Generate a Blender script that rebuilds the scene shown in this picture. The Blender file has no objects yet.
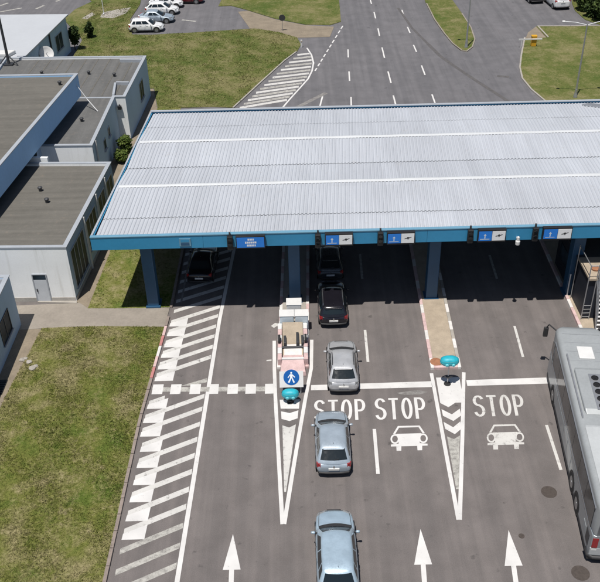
import bpy, bmesh, math, random
from mathutils import Vector, Matrix
R = math.radians
rnd = random.Random(7)
sc = bpy.context.scene
COL = sc.collection

# ------------------------------------------------------------------ camera
FPX, CH, ROLL = 860.0, 32.0, R(1.43)
PITCH = math.atan(591 / FPX)
cF = Vector((0, math.cos(PITCH), -math.sin(PITCH)))
cU0 = Vector((0, math.sin(PITCH), math.cos(PITCH)))
cR = Vector((1, 0, 0)) * math.cos(ROLL) - cU0 * math.sin(ROLL)
cU = cU0 * math.cos(ROLL) + Vector((1, 0, 0)) * math.sin(ROLL)
cC = Vector((0, 0, CH))
cam = bpy.data.cameras.new('camera')
cam_o = bpy.data.objects.new('camera', cam)
COL.objects.link(cam_o)
m = Matrix((cR, cU, -cF)).transposed().to_4x4()
m.translation = cC
cam_o.matrix_world = m
cam.sensor_width = 36
cam.lens = FPX / 600 * 36
cam.clip_end = 3000
sc.camera = cam_o
sc.render.resolution_x, sc.render.resolution_y = 1024, 993

# ------------------------------------------------------------------ light
SUN = Vector((0.146, 0.28, -1)).normalized()
w = bpy.data.worlds.new('World')
sc.world = w
w.use_nodes = True
nt = w.node_tree
sky = nt.nodes.new('ShaderNodeTexSky')
sky.sky_type = 'NISHITA'
sky.sun_disc = False
sky.sun_elevation = math.asin(-SUN.z)
sky.sun_rotation = math.atan2(-SUN.x, -SUN.y)
bg = nt.nodes['Background']
nt.links.new(sky.outputs[0], bg.inputs[0])
bg.inputs[1].default_value = 0.055
sl = bpy.data.lights.new('sun', 'SUN')
sl.energy = 4.6
sl.angle = R(0.53)
sl.color = (1.0, 0.955, 0.89)
so = bpy.data.objects.new('sun', sl)
so.rotation_euler = SUN.to_track_quat('-Z', 'Y').to_euler()
so.location = (0, 0, 60)
COL.objects.link(so)
sc.view_settings.view_transform = 'Standard'
sc.view_settings.look = 'None'
sc.view_settings.exposure = 0.08
sc.view_settings.gamma = 1.0


def G(px, py, z=0.0):
    """photo pixel -> point on the level at height z"""
    d = cF * FPX + cR * (px - 300) - cU * (py - 291)
    return cC + d * ((z - CH) / d.z)


def GY(px, py, Y):
    """photo pixel -> point on the upright plane at distance Y"""
    d = cF * FPX + cR * (px - 300) - cU * (py - 291)
    return cC + d * (Y / d.y)


# ------------------------------------------------------------------ materials
def srgb(r, g, b):
    f = lambda c: (c / 255 / 12.92) if c <= 10 else ((c / 255 + 0.055) / 1.055) ** 2.4
    return (f(r), f(g), f(b), 1)


class NT:
    def __init__(s, name):
        s.m = bpy.data.materials.new(name)
        s.m.use_nodes = True
        s.t = s.m.node_tree
        s.b = s.t.nodes['Principled BSDF']

    def n(s, typ, **kw):
        nd = s.t.nodes.new(typ)
        for k, v in kw.items():
            if k.startswith('i_'):
                nd.inputs[k[2:].replace('_', ' ')].default_value = v
            else:
                setattr(nd, k, v)
        return nd

    def l(s, a, b):
        s.t.links.new(a, b)

    def pos(s, scale=(1, 1, 1)):
        g = s.n('ShaderNodeNewGeometry')
        mp = s.n('ShaderNodeMapping')
        mp.inputs['Scale'].default_value = scale
        s.l(g.outputs['Position'], mp.inputs['Vector'])
        return mp.outputs[0]

    def obj(s, scale=(1, 1, 1)):
        g = s.n('ShaderNodeTexCoord')
        mp = s.n('ShaderNodeMapping')
        mp.inputs['Scale'].default_value = scale
        s.l(g.outputs['Object'], mp.inputs['Vector'])
        return mp.outputs[0]

    def noise(s, vec, scale, detail=4, rough=.55):
        nd = s.n('ShaderNodeTexNoise')
        nd.inputs['Scale'].default_value = scale
        nd.inputs['Detail'].default_value = detail
        nd.inputs['Roughness'].default_value = rough
        s.l(vec, nd.inputs['Vector'])
        return nd.outputs[0]

    def ramp(s, fac, stops):
        nd = s.n('ShaderNodeValToRGB')
        cr = nd.color_ramp
        while len(cr.elements) < len(stops):
            cr.elements.new(.5)
        for e, (p, c) in zip(cr.elements, stops):
            e.position = p
            e.color = c if len(c) == 4 else (*c, 1)
        s.l(fac, nd.inputs[0])
        return nd.outputs[0]

    def mix(s, fac, a, b, mode='MIX'):
        nd = s.n('ShaderNodeMix', data_type='RGBA', blend_type=mode)
        for sock, v in ((nd.inputs[0], fac), (nd.inputs[6], a), (nd.inputs[7], b)):
            if hasattr(v, 'is_output'):
                s.l(v, sock)
            else:
                sock.default_value = v
        return nd.outputs[2]

    def bump(s, h, strength=.3, dist=.02):
        nd = s.n('ShaderNodeBump')
        nd.inputs['Strength'].default_value = strength
        nd.inputs['Distance'].default_value = dist
        s.l(h, nd.inputs['Height'])
        s.l(nd.outputs[0], s.b.inputs['Normal'])

    def col(s, v):
        if hasattr(v, 'is_output'):
            s.l(v, s.b.inputs['Base Color'])
        else:
            s.b.inputs['Base Color'].default_value = v


def g3(v):
    return (v, v, v, 1)


M = {}


def plain(name, c, rough=.6, metal=0.0, var=.12, scale=2.0, coat=0.0, bump=0.0, spec=.5):
    """base colour broken up by two scales of grime"""
    t = NT(name)
    p = t.pos()
    n1 = t.noise(p, scale, 5)
    n2 = t.noise(p, scale * 9, 3)
    f = t.mix(.4, n1, n2)
    k = t.ramp(f, [(.3, g3(1 - var)), (.7, g3(1 + var * .6))])
    t.col(t.mix(1.0, c, k, 'MULTIPLY'))
    t.b.inputs['Roughness'].default_value = rough
    t.b.inputs['Metallic'].default_value = metal
    t.b.inputs['Coat Weight'].default_value = coat
    t.b.inputs['Specular IOR Level'].default_value = spec
    if bump:
        t.bump(n2, bump, .01)
    M[name] = t.m
    return t


def carpaint(name, c, metal=.35, rough=.35):
    t = NT(name)
    n1 = t.noise(t.obj(), 2.2, 4)
    k = t.ramp(n1, [(.35, g3(.88)), (.7, g3(1.06))])
    t.col(t.mix(1.0, c, k, 'MULTIPLY'))
    n2 = t.noise(t.obj(), 14, 3)
    rr = t.ramp(n2, [(.3, g3(rough * .8)), (.7, g3(rough * 1.3))])
    t.l(rr, t.b.inputs['Roughness'])
    t.b.inputs['Metallic'].default_value = metal
    t.b.inputs['Coat Weight'].default_value = .6
    t.b.inputs['Coat Roughness'].default_value = .08
    M[name] = t.m


# asphalt
def asphalt(name, base, warm, streak):
    t = NT(name)
    p = t.pos()
    big = t.noise(p, .09, 4)
    mid = t.noise(p, .7, 5, .6)
    fine = t.noise(p, 22, 3, .7)
    lane = t.noise(t.pos((1.3, .045, 1)), 1.0, 4, .6)
    c = t.mix(t.ramp(big, [(.35, g3(0)), (.65, g3(1))]), base, warm)
    c = t.mix(t.ramp(lane, [(.42, g3(streak)), (.6, g3(0))]), c, (.05, .048, .05, 1))
    c = t.mix(1.0, c, t.ramp(mid, [(.3, g3(.87)), (.7, g3(1.12))]), 'MULTIPLY')
    c = t.mix(1.0, c, t.ramp(fine, [(.3, g3(.86)), (.7, g3(1.14))]), 'MULTIPLY')
    # oil drips
    sp = t.noise(p, 1.5, 3)
    c = t.mix(t.ramp(sp, [(.66, g3(0)), (.74, g3(.5))]), c, (.035, .033, .033, 1))
    # the older surface beyond the canopy is a cooler grey
    sx = t.n('ShaderNodeSeparateXYZ')
    t.l(p, sx.inputs[0])
    mr = t.n('ShaderNodeMapRange')
    mr.inputs[1].default_value, mr.inputs[2].default_value = 50, 62
    t.l(sx.outputs[1], mr.inputs[0])
    c = t.mix(mr.outputs[0], c, t.mix(1.0, c, (.90, .98, 1.08, 1), 'MULTIPLY'))
    t.col(c)
    t.b.inputs['Roughness'].default_value = .88
    t.bump(fine, .25, .01)
    M[name] = t.m


asphalt('asphalt', (.146, .130, .126, 1), (.160, .142, .136, 1), .24)

# paint on the road, worn through in places
def roadpaint(name, c, w0, w1, amt=.85):
    t = NT(name)
    p = t.pos()
    n1 = t.noise(p, 3.2, 6, .7)
    n2 = t.noise(p, 30, 3, .7)
    f = t.mix(.35, n1, n2)
    k = t.ramp(f, [(w0, g3(amt)), (w1, g3(0))])
    cc = t.mix(1.0, c, t.ramp(t.noise(p, .9, 3), [(.3, g3(.9)), (.7, g3(1.08))]), 'MULTIPLY')
    t.col(t.mix(k, cc, (.13, .12, .115, 1)))
    t.b.inputs['Roughness'].default_value = .7
    t.bump(n2, .2, .006)
    M[name] = t.m


roadpaint('paint', (.54, .53, .51, 1), .37, .46)
roadpaint('paint_fresh', (.61, .60, .59, 1), .33, .42, .75)
roadpaint('paint_old', (.42, .41, .38, 1), .38, .54)
roadpaint('paint_faint', (.27, .26, .25, 1), .42, .60)
roadpaint('tar', (.075, .072, .075, 1), .40, .62, .8)
roadpaint('pink', (.50, .27, .25, 1), .38, .56)


def grassmat(name, green, olive, dry, soil, dryness):
    t = NT(name)
    p = t.pos()
    n1 = t.noise(p, .16, 5, .6)
    n2 = t.noise(p, .75, 6, .68)
    n3 = t.noise(p, 6, 4, .7)
    n4 = t.noise(p, 34, 2, .6)
    st = t.noise(t.pos((.9, .32, 1)), .8, 5, .7)
    f = t.mix(.45, n1, n2)
    c = t.ramp(f, [(.39, green), (.49, olive), (.585, dry)])
    d = t.mix(.4, st, n3)
    c = t.mix(t.ramp(d, [(.50 - dryness, g3(0)), (.64 - dryness, g3(.75))]), c, dry)
    c = t.mix(t.ramp(t.mix(.4, n2, n3), [(.58, g3(0)), (.68, g3(.6))]), c, soil)
    c = t.mix(1.0, c, t.ramp(n3, [(.25, g3(.76)), (.75, g3(1.2))]), 'MULTIPLY')
    c = t.mix(1.0, c, t.ramp(n4, [(.3, g3(.82)), (.7, g3(1.14))]), 'MULTIPLY')
    t.col(c)
    t.b.inputs['Roughness'].default_value = .9
    t.b.inputs['Specular IOR Level'].default_value = .15
    t.bump(t.mix(.5, n3, n4), .7, .05)
    M[name] = t.m


grassmat('grass', (.092, .134, .024, 1), (.146, .156, .040, 1), (.245, .220, .108, 1), (.275, .235, .145, 1), .01)
grassmat('grass_far', (.072, .104, .022, 1), (.112, .126, .036, 1), (.185, .172, .076, 1), (.23, .20, .12, 1), .0)
plain('soil', (.235, .195, .145, 1), .95, var=.3, scale=.9, bump=.6)
plain('concrete', (.270, .240, .205, 1), .9, var=.22, scale=.8, bump=.3)
plain('concrete_light', (.35, .325, .29, 1), .9, var=.18, scale=1.0, bump=.3)
plain('kerb', (.26, .215, .19, 1), .9, var=.3, scale=1.6, bump=.4)
plain('kerb_white', (.66, .64, .62, 1), .8, var=.25, scale=2.5)
plain('kerb_red', (.47, .20, .19, 1), .8, var=.3, scale=2.5)
plain('kerb_pink', (.58, .42, .41, 1), .8, var=.3, scale=2.5)
plain('wall_white', (.87, .89, .90, 1), .85, var=.06, scale=.5)
plain('wall_shaded', (.42, .55, .70, 1), .85, var=.10, scale=.5)
def wallmat(name, c, dirt):
    t = NT(name)
    p = t.pos()
    st_ = t.noise(t.pos((2.4, 2.4, .16)), 1.0, 5, .65)
    n1 = t.noise(p, .5, 4)
    n2 = t.noise(p, 14, 3)
    cc = t.mix(1.0, c, t.ramp(n1, [(.3, g3(.95)), (.7, g3(1.03))]), 'MULTIPLY')
    cc = t.mix(t.ramp(st_, [(.56, g3(0)), (.75, g3(dirt))]), cc, (c[0] * .55, c[1] * .53, c[2] * .48, 1))
    cc = t.mix(1.0, cc, t.ramp(n2, [(.3, g3(.97)), (.7, g3(1.02))]), 'MULTIPLY')
    t.col(cc)
    t.b.inputs['Roughness'].default_value = .85
    t.bump(n2, .15, .01)
    M[name] = t.m


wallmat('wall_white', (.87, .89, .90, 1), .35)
wallmat('wall_shaded', (.42, .55, .70, 1), .4)  # walls turned from the sun: bluish shade put into their colour
plain('fascia_wall', (.34, .57, .86, 1), .7, var=.08, scale=.5)
plain('coping', (.42, .45, .49, 1), .5, var=.12, scale=1.2, metal=.2)
plain('plinth', (.42, .40, .37, 1), .9, var=.25, scale=1)
plain('metal_grey', (.45, .46, .48, 1), .45, metal=.7, var=.15, scale=2)
plain('metal_dark', (.06, .062, .068, 1), .5, metal=.3, var=.2, scale=2)
plain('black', (.012, .012, .014, 1), .55, var=.2)
plain('rubber', (.02, .02, .021, 1), .85, var=.2)
plain('white', (.64, .64, .635, 1), .6, var=.10, scale=2)
plain('white_metal', (.70, .71, .72, 1), .45, var=.12, scale=2)
plain('pale_blue_panel', (.60, .68, .74, 1), .5, var=.12, scale=2)
plain('cream', (.38, .315, .24, 1), .8, var=.25, scale=2)
plain('canopy_blue', (.036, .25, .46, 1), .45, var=.10, scale=.45)
plain('canopy_edge', (.14, .30, .42, 1), .4, var=.12, scale=.8)
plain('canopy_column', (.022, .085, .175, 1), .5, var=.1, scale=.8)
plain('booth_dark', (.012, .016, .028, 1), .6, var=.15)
plain('light_blocker', (.03, .04, .06, 1), .8, var=.1)
plain('gutter_seam_shade', (.03, .032, .036, 1), .8, var=.2)
plain('sign_blue', (.02, .20, .68, 1), .4, var=.06, scale=3)
plain('sign_white', (.78, .80, .82, 1), .45, var=.06, scale=3)
plain('ped_blue', (.008, .10, .36, 1), .4, var=.08, scale=3)
plain('teal', (.02, .40, .50, 1), .5, var=.28, scale=4, bump=.15)
plain('teal_pale', (.14, .55, .62, 1), .4, var=.15, scale=5)
plain('yellow', (.62, .33, .02, 1), .5, var=.15, scale=3)
plain('tail_red', (.30, .015, .018, 1), .25, var=.15, scale=6, coat=.5)
plain('lamp_clear', (.22, .23, .24, 1), .15, var=.1, scale=6, coat=.5)
plain('rim', (.40, .41, .42, 1), .35, metal=.8, var=.1)
plain('plate', (.72, .72, .70, 1), .5, var=.05)
plain('frame_white', (.62, .64, .66, 1), .5, var=.08)
plain('door_grey', (.55, .58, .62, 1), .5, var=.1)
plain('bark', (.10, .075, .055, 1), .95, var=.3, scale=6, bump=.6)
plain('trim_black', (.03, .03, .032, 1), .6, var=.2)
plain('chrome', (.65, .66, .67, 1), .2, metal=.9, var=.06)
plain('bus_roof', (.345, .365, .375, 1), .45, var=.14, scale=.9, metal=.15)
plain('bus_white', (.44, .46, .47, 1), .4, var=.12, scale=.9)
plain('bus_side', (.30, .33, .35, 1), .35, var=.12, scale=.8, metal=.3, coat=.4)
plain('rust', (.33, .15, .08, 1), .9, var=.3, scale=5)
plain('cover_iron', (.085, .07, .062, 1), .8, var=.35, scale=7, metal=.3)
carpaint('car_silver', (.50, .51, .53, 1))
carpaint('car_silver_blue', (.40, .47, .54, 1))
carpaint('car_ice_blue', (.42, .54, .64, 1))
carpaint('car_black', (.012, .011, .016, 1), .1, .2)
carpaint('car_white', (.76, .77, .78, 1), 0, .3)
carpaint('car_maroon', (.13, .012, .02, 1), .2, .3)
carpaint('car_navy', (.02, .035, .09, 1), .2, .3)
carpaint('car_grey', (.05, .055, .062, 1), .2, .3)

t = NT('glass')
t.col((.012, .018, .022, 1))
t.b.inputs['Roughness'].default_value = .06
t.b.inputs['Specular IOR Level'].default_value = .7
t.l(t.ramp(t.noise(t.obj(), 5, 3), [(.3, g3(.04)), (.7, g3(.14))]), t.b.inputs['Roughness'])
M['glass'] = t.m
t = NT('window_glass')
t.col(t.ramp(t.noise(t.pos(), .8, 2), [(.35, (.012, .018, .024, 1)), (.65, (.04, .062, .085, 1))]))
t.b.inputs['Roughness'].default_value = .25
t.b.inputs['Specular IOR Level'].default_value = .03
M['window_glass'] = t.m
t = NT('bus_glass')
t.col(t.ramp(t.noise(t.obj((1, .5, 1)), .9, 3), [(.35, (.015, .018, .020, 1)), (.65, (.085, .09, .095, 1))]))
t.b.inputs['Roughness'].default_value = .12
M['bus_glass'] = t.m

# bitumen roof with seams across
def bitumen(name, c, seam_scale, axis):
    t = NT(name)
    p = t.pos()
    n1 = t.noise(p, .22, 5, .65)
    n2 = t.noise(p, 2.4, 5, .65)
    n3 = t.noise(p, 30, 2)
    stre = t.noise(t.pos((2.2, .15, 1) if axis == 'Y' else (.15, 2.2, 1)), 1, 4)
    k = t.mix(.5, t.mix(.5, n1, n2), stre)
    cc = t.mix(1.0, c, t.ramp(k, [(.35, g3(.78)), (.65, g3(1.18))]), 'MULTIPLY')
    cc = t.mix(1.0, cc, t.ramp(n3, [(.3, g3(.85)), (.7, g3(1.12))]), 'MULTIPLY')
    cc = t.mix(t.ramp(n2, [(.6, g3(0)), (.72, g3(.3))]), cc, (.22, .17, .13, 1))
    t.col(cc)
    t.b.inputs['Roughness'].default_value = .9
    t.bump(n3, .3, .01)
    M[name] = t.m


bitumen('bitumen', (.125, .118, .104, 1), 1, 'X')
bitumen('bitumen_cool', (.120, .120, .118, 1), 1, 'Y')

# corrugated roof: weathered pale metal with faint run-off streaks
t = NT('corrugated')
p = t.pos()
n1 = t.noise(p, .12, 4)
st = t.noise(t.pos((3.0, .12, 1)), 1.0, 5, .7)
n3 = t.noise(p, 5, 4)
c = t.mix(1.0, (.475, .50, .545, 1), t.ramp(n1, [(.3, g3(.92)), (.7, g3(1.06))]), 'MULTIPLY')
c = t.mix(1.0, c, t.ramp(st, [(.3, g3(.93)), (.65, g3(1.03))]), 'MULTIPLY')
c = t.mix(t.ramp(n3, [(.58, g3(0)), (.75, g3(.35))]), c, (.38, .36, .34, 1))
sx = t.n('ShaderNodeSeparateXYZ')
t.l(p, sx.inputs[0])
fl = t.n('ShaderNodeMath', operation='MULTIPLY')
fl.inputs[1].default_value = 1.06
t.l(sx.outputs[0], fl.inputs[0])
fl2 = t.n('ShaderNodeMath', operation='FLOOR')
t.l(fl.outputs[0], fl2.inputs[0])
fy_ = t.n('ShaderNodeMath', operation='MULTIPLY')
fy_.inputs[1].default_value = .285
t.l(sx.outputs[1], fy_.inputs[0])
fy2 = t.n('ShaderNodeMath', operation='FLOOR')
t.l(fy_.outputs[0], fy2.inputs[0])
cv = t.n('ShaderNodeCombineXYZ')
t.l(fl2.outputs[0], cv.inputs[0])
t.l(fy2.outputs[0], cv.inputs[1])
wn = t.n('ShaderNodeTexWhiteNoise')
t.l(cv.outputs[0], wn.inputs[0])
c = t.mix(1.0, c, t.ramp(wn.outputs[0], [(0, g3(.955)), (1, g3(1.03))]), 'MULTIPLY')
rs = t.noise(t.pos((.5, .5, 1)), 1.4, 6, .75)
c = t.mix(t.ramp(rs, [(.62, g3(0)), (.72, g3(.22))]), c, (.36, .31, .25, 1))
t.col(c)
t.b.inputs['Roughness'].default_value = .5
t.b.inputs['Metallic'].default_value = .1
M['corrugated'] = t.m
plain('ridge_cap', (.57, .59, .61, 1), .4, var=.08, scale=1, metal=.1)
plain('roof_white', (.46, .48, .51, 1), .55, var=.06, scale=.4)

def leafmat(name, a, b):
    t = NT(name)
    oi = t.n('ShaderNodeNewGeometry')
    c = t.ramp(oi.outputs['Random Per Island'], [(0, a), (1, b)])
    t.col(t.mix(1.0, c, t.ramp(t.noise(t.pos(), 1.3, 3), [(.3, g3(.7)), (.7, g3(1.25))]), 'MULTIPLY'))
    t.b.inputs['Roughness'].default_value = .75
    t.b.inputs['Specular IOR Level'].default_value = .2
    M[name] = t.m


leafmat('leaf_dark', (.018, .035, .012, 1), (.055, .085, .022, 1))
leafmat('leaf_mid', (.03, .055, .015, 1), (.08, .115, .03, 1))
leafmat('leaf_bright', (.06, .10, .02, 1), (.13, .17, .04, 1))


# ------------------------------------------------------------------ builders
class MB:
    def __init__(s):
        s.v, s.f = [], []

    def add(s, vs, fs):
        o = len(s.v)
        s.v += [tuple(v) for v in vs]
        s.f += [tuple(i + o for i in f) for f in fs]
        return s

    def box(s, x0, y0, z0, x1, y1, z1):
        return s.prism([(x0, y0), (x1, y0), (x1, y1), (x0, y1)], z0, z1)

    def prism(s, poly, z0, z1):
        n = len(poly)
        a = sum(poly[i][0] * poly[(i + 1) % n][1] - poly[(i + 1) % n][0] * poly[i][1] for i in range(n))
        if a < 0:
            poly = poly[::-1]
        vs = [(p[0], p[1], z0) for p in poly] + [(p[0], p[1], z1) for p in poly]
        fs = [tuple(range(n - 1, -1, -1)), tuple(range(n, 2 * n))]
        fs += [(i, (i + 1) % n, n + (i + 1) % n, n + i) for i in range(n)]
        return s.add(vs, fs)

    def poly(s, pts):
        return s.add(pts, [tuple(range(len(pts)))])

    def tube(s, pts, r, n=8, r2=None):
        pts = [Vector(p) for p in pts]
        rings = []
        for i, p in enumerate(pts):
            d = (pts[min(i + 1, len(pts) - 1)] - pts[max(i - 1, 0)]).normalized()
            a = d.orthogonal().normalized()
            b = d.cross(a)
            rr = r if r2 is None else r + (r2 - r) * i / (len(pts) - 1)
            if rings:
                pa = rings[-1][1]
                a = (pa - d * pa.dot(d)).normalized()
                b = d.cross(a)
            rings.append(([p + (a * math.cos(k * 2 * math.pi / n) + b * math.sin(k * 2 * math.pi / n)) * rr for k in range(n)], a))
        vs = [v for rg, _ in rings for v in rg]
        fs = []
        for i in range(len(pts) - 1):
            for k in range(n):
                k2 = (k + 1) % n
                fs.append((i * n + k, i * n + k2, (i + 1) * n + k2, (i + 1) * n + k))
        fs.append(tuple(range(n - 1, -1, -1)))
        fs.append(tuple(range((len(pts) - 1) * n, len(pts) * n)))
        return s.add(vs, fs)

    def lathe(s, prof, axis='Z', n=20, c=(0, 0, 0)):
        """prof: list of (radius, height)"""
        vs = []
        for r, h in prof:
            for k in range(n):
                a = 2 * math.pi * k / n
                if axis == 'Z':
                    p = (r * math.cos(a), r * math.sin(a), h)
                elif axis == 'X':
                    p = (h, r * math.cos(a), r * math.sin(a))
                else:
                    p = (r * math.cos(a), h, r * math.sin(a))
                vs.append((p[0] + c[0], p[1] + c[1], p[2] + c[2]))
        fs = []
        for i in range(len(prof) - 1):
            for k in range(n):
                k2 = (k + 1) % n
                fs.append((i * n + k, i * n + k2, (i + 1) * n + k2, (i + 1) * n + k))
        fs.append(tuple(range(n - 1, -1, -1)))
        fs.append(tuple(range((len(prof) - 1) * n, len(prof) * n)))
        return s.add(vs, fs)


def obj(name, mb, mat, parent=None, smooth=False, bevel=0, subsurf=0, local=False):
    """link mb as one mesh object; coordinates are world ones unless local"""
    me = bpy.data.meshes.new(name)
    vs = mb.v
    if parent is not None and not local:
        off = Vector((0, 0, 0))
        q = parent
        while q:
            off += q.location
            q = q.parent
        vs = [(v[0] - off.x, v[1] - off.y, v[2] - off.z) for v in vs]
    me.from_pydata(vs, [], mb.f)
    me.update()
    bm = bmesh.new()
    bm.from_mesh(me)
    bmesh.ops.recalc_face_normals(bm, faces=bm.faces)
    bm.to_mesh(me)
    bm.free()
    if smooth:
        me.polygons.foreach_set('use_smooth', [True] * len(me.polygons))
    me.materials.append(M[mat])
    o = bpy.data.objects.new(name, me)
    COL.objects.link(o)
    o.parent = parent
    if bevel:
        b = o.modifiers.new('b', 'BEVEL')
        b.width = bevel
        b.segments = 2
        b.limit_method = 'ANGLE'
    if subsurf:
        b = o.modifiers.new('s', 'SUBSURF')
        b.levels = b.render_levels = subsurf
    return o


def sheet(name, pts, z, mat, parent=None):
    """flat painted sheet; normals up"""
    pts = [(p[0], p[1]) for p in pts]
    n = len(pts)
    a = sum(pts[i][0] * pts[(i + 1) % n][1] - pts[(i + 1) % n][0] * pts[i][1] for i in range(n))
    if a < 0:
        pts = pts[::-1]
    return obj(name, MB().poly([(p[0], p[1], z) for p in pts]), mat, parent)


def tag(o, label, cat, group=None, kind=None):
    o['label'] = label
    o['category'] = cat
    if group:
        o['group'] = group
    if kind:
        o['kind'] = kind
    return o


def thing(name, label, cat, loc=(0, 0, 0), group=None, rz=0):
    o = bpy.data.objects.new(name, None)
    o.empty_display_size = .3
    COL.objects.link(o)
    o.location = loc
    o.rotation_euler = (0, 0, rz)
    return tag(o, label, cat, group)


def px(*q, z=0):
    return [G(a, b, z) for a, b in q]


# ------------------------------------------------------------------ ground, road, lawns
gr = obj('ground', MB().poly([(-900, -300, -.06), (900, -300, -.06), (900, 1500, -.06), (-900, 1500, -.06)]), 'grass_far')
tag(gr, 'open dry grassland reaching to the horizon', 'ground', kind='structure')
road = obj('road', MB().poly([(-75, 5, 0), (75, 5, 0), (75, 175, 0), (-75, 175, 0)]), 'asphalt')
tag(road, 'grey asphalt of the toll plaza and its approach roads', 'road', kind='structure')

def kx(Y):          # inner edge of the long left kerb
    pts = [(0, -9.0), (24.2, -8.87), (34.6, -8.76), (44.8, -8.21), (62, -8.1), (80, -7.6)]
    for (a, b), (c, d) in zip(pts, pts[1:]):
        if Y <= c:
            return b + (d - b) * (Y - a) / (c - a)
    return pts[-1][1]


def lawn(label, poly, mat='grass', z=.07):
    o = obj('lawn', MB().prism([(p[0], p[1]) for p in poly], -.04, z), mat)
    return tag(o, label, 'lawn', kind='structure')


KW = .17
near_poly = [(kx(y) - KW, y) for y in (6, 15, 24.2, 34.6, 42.9)] + [(p.x, p.y) for p in px((106, 327), (62, 328), (42, 329), (28, 356), (12, 385), (0, 410))] + [(-17.2, 33), (-17.0, 6)]
# left of the strip of bare soil along the small building the ground is lawn too
L1 = lawn('mown patchy lawn in front of the white building, left of the hatched lane', near_poly)
strip_poly = [G(88, 309), G(120, 309), (kx(46) - KW, 45.0), (kx(62) - KW, 62), (-11.0, 78), (-13.2, 78), (-13.4, 62), G(109, 256)]
strip_poly = [(p[0], p[1]) for p in strip_poly]
L2 = lawn('narrow grass strip between the white building and the canopy', strip_poly)
nw = [(-13.2, 78.02), (-7.9, 78.02)] + [(p.x, p.y) for p in px((234, 108), (262, 82), (285, 61), (297, 52), (301, 45), (297, 38), (280, 33), (255, 29), (225, 31), (195, 33), (165, 34.5), (150, 35.5), (132, 35), (130, 20), (140, 5))] + [(-20, 116), (-27, 116)] + [(p.x, p.y) for p in px((92, 2), (75, 10), (64, 20))] + [(-24.5, 99), (-24.2, 84), (-14.2, 83.2)]
L3 = lawn('wide lawn behind the canopy running to the parked cars', nw, 'grass_far')
L4 = lawn('rounded lawn at the top beside the main road', px((231, 6), (246, 10), (275, 19), (306, 25), (330, 25.5), (341, 22)) + [Vector((6.2, 122, 0)), Vector((-8.5, 122, 0)), Vector((-9.5, 111, 0))], 'grass_far')
L5 = lawn('tongue-shaped grass median with a lamp post', px((421, -10), (426, 4), (434, 20), (443, 33), (452, 44), (461, 51), (467, 52), (473, 47), (475, 40), (471, 28), (462, 14), (452, 0), (446, -10)), 'grass_far')
L6 = lawn('dry lawn right of the side road behind the barrier', px((524, 40), (521, 55), (519.5, 68), (522, 79), (531, 90), (548, 104)) + [Vector((22.6, 64, 0)), Vector((70, 64, 0)), Vector((70, 100, 0))] + px((600, 26.5), (570, 27), (536, 27), (547, 38)), 'grass_far')
L7 = lawn('rough ground under the hedge at the top right', px((571, -6), (572, 4), (575, 11), (585, 20), (600, 25)) + [Vector((70, 101, 0)), Vector((70, 140, 0)), Vector((39, 140, 0))], 'grass_far')

# footpaths
def path(label, poly, mat='concrete', z=.055):
    o = obj('footpath', MB().prism([(p[0], p[1]) for p in poly], -.04, z), mat)
    return tag(o, label, 'path', kind='structure')


path('concrete path along the front of the white building to the canopy', px((-30, 308), (20, 306), (80, 303.5), (88, 309)) + [Vector((kx(45) - KW, 45.0, 0)), Vector((kx(43) - KW, 42.94, 0))] + px((106, 327), (62, 328), (42, 329), (28, 330), (-30, 333)))
path('worn soil path beside the small building at the left edge', px((28, 330.2), (41.8, 329.2), (27.8, 356), (12, 385), (-0.5, 410)) + [Vector((-17.25, 33, 0)), Vector((-17.6, 33, 0)), Vector((-17.6, 43.0, 0))], 'soil', .05)
path('pale dirt path at the foot of the white building side wall', px((77.5, 303), (88, 308.7), (109, 256.2)) + [Vector((-13.45, 62, 0)), Vector((-14.3, 62, 0)), Vector((-14.56, 46, 0))], 'soil', .05)
path('dry soil strip at the foot of the rear building', [(-13.45, 62.02), (-13.22, 77.9), (-14.25, 83.1), (-15.5, 83.1), (-15.9, 62.02)], 'soil', .045)
path('bare dirt patch cut by the barrier at the corner of the right lawn', px((525, 40), (546.5, 38.2), (536, 27), (528, 33)), 'soil', .05)
path('worn earth track across the grass beside the side road', px((250, 29), (280, 33), (297, 38), (330, 37), (334, 27), (306, 25.6), (275, 19.6), (248, 11), (238, 12)), 'soil', .03)
path('pale sandy bare patch in the far lawn behind a pole', px((103, 13), (118, 10), (131, 8), (126, 14), (113, 19), (100, 18)), 'concrete_light', .078)
path('small sandy bare patch left of the larger one', px((82, 19), (92, 13), (95, 15), (87, 20)), 'concrete_light', .078)
path('concrete doorstep slab by the white building door', px((38, 299.5), (58, 300.5), (77, 301), (77, 304), (38, 303)), 'concrete_light', .09)

# long left kerb, stone by stone
kerb = thing('kerb', 'brown and red-white kerb between the near lawn and the hatched lane', 'kerb')
kerb['kind'] = 'structure'
y = 14.0
k = 0
while y < 75:
    y2 = y + .98
    if not (43.0 < y < 44.6):
        mt = 'kerb'
        if 37.5 < y < 43.0:
            mt = 'kerb_red' if (k % 3 == 0) else ('kerb_pink' if k % 3 == 1 else 'kerb_white')
        dz = rnd.uniform(-.008, .008)
        dx = rnd.uniform(-.006, .006)
        obj('kerb_stone', MB().prism([(kx(y) + dx, y), (kx(y2) + dx, y2 - .02), (kx(y2) - KW + dx, y2 - .02), (kx(y) - KW + dx, y)], -.05, .12 + dz), mt, kerb, bevel=.015)
    y = y2 + .02
    k += 1


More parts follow.
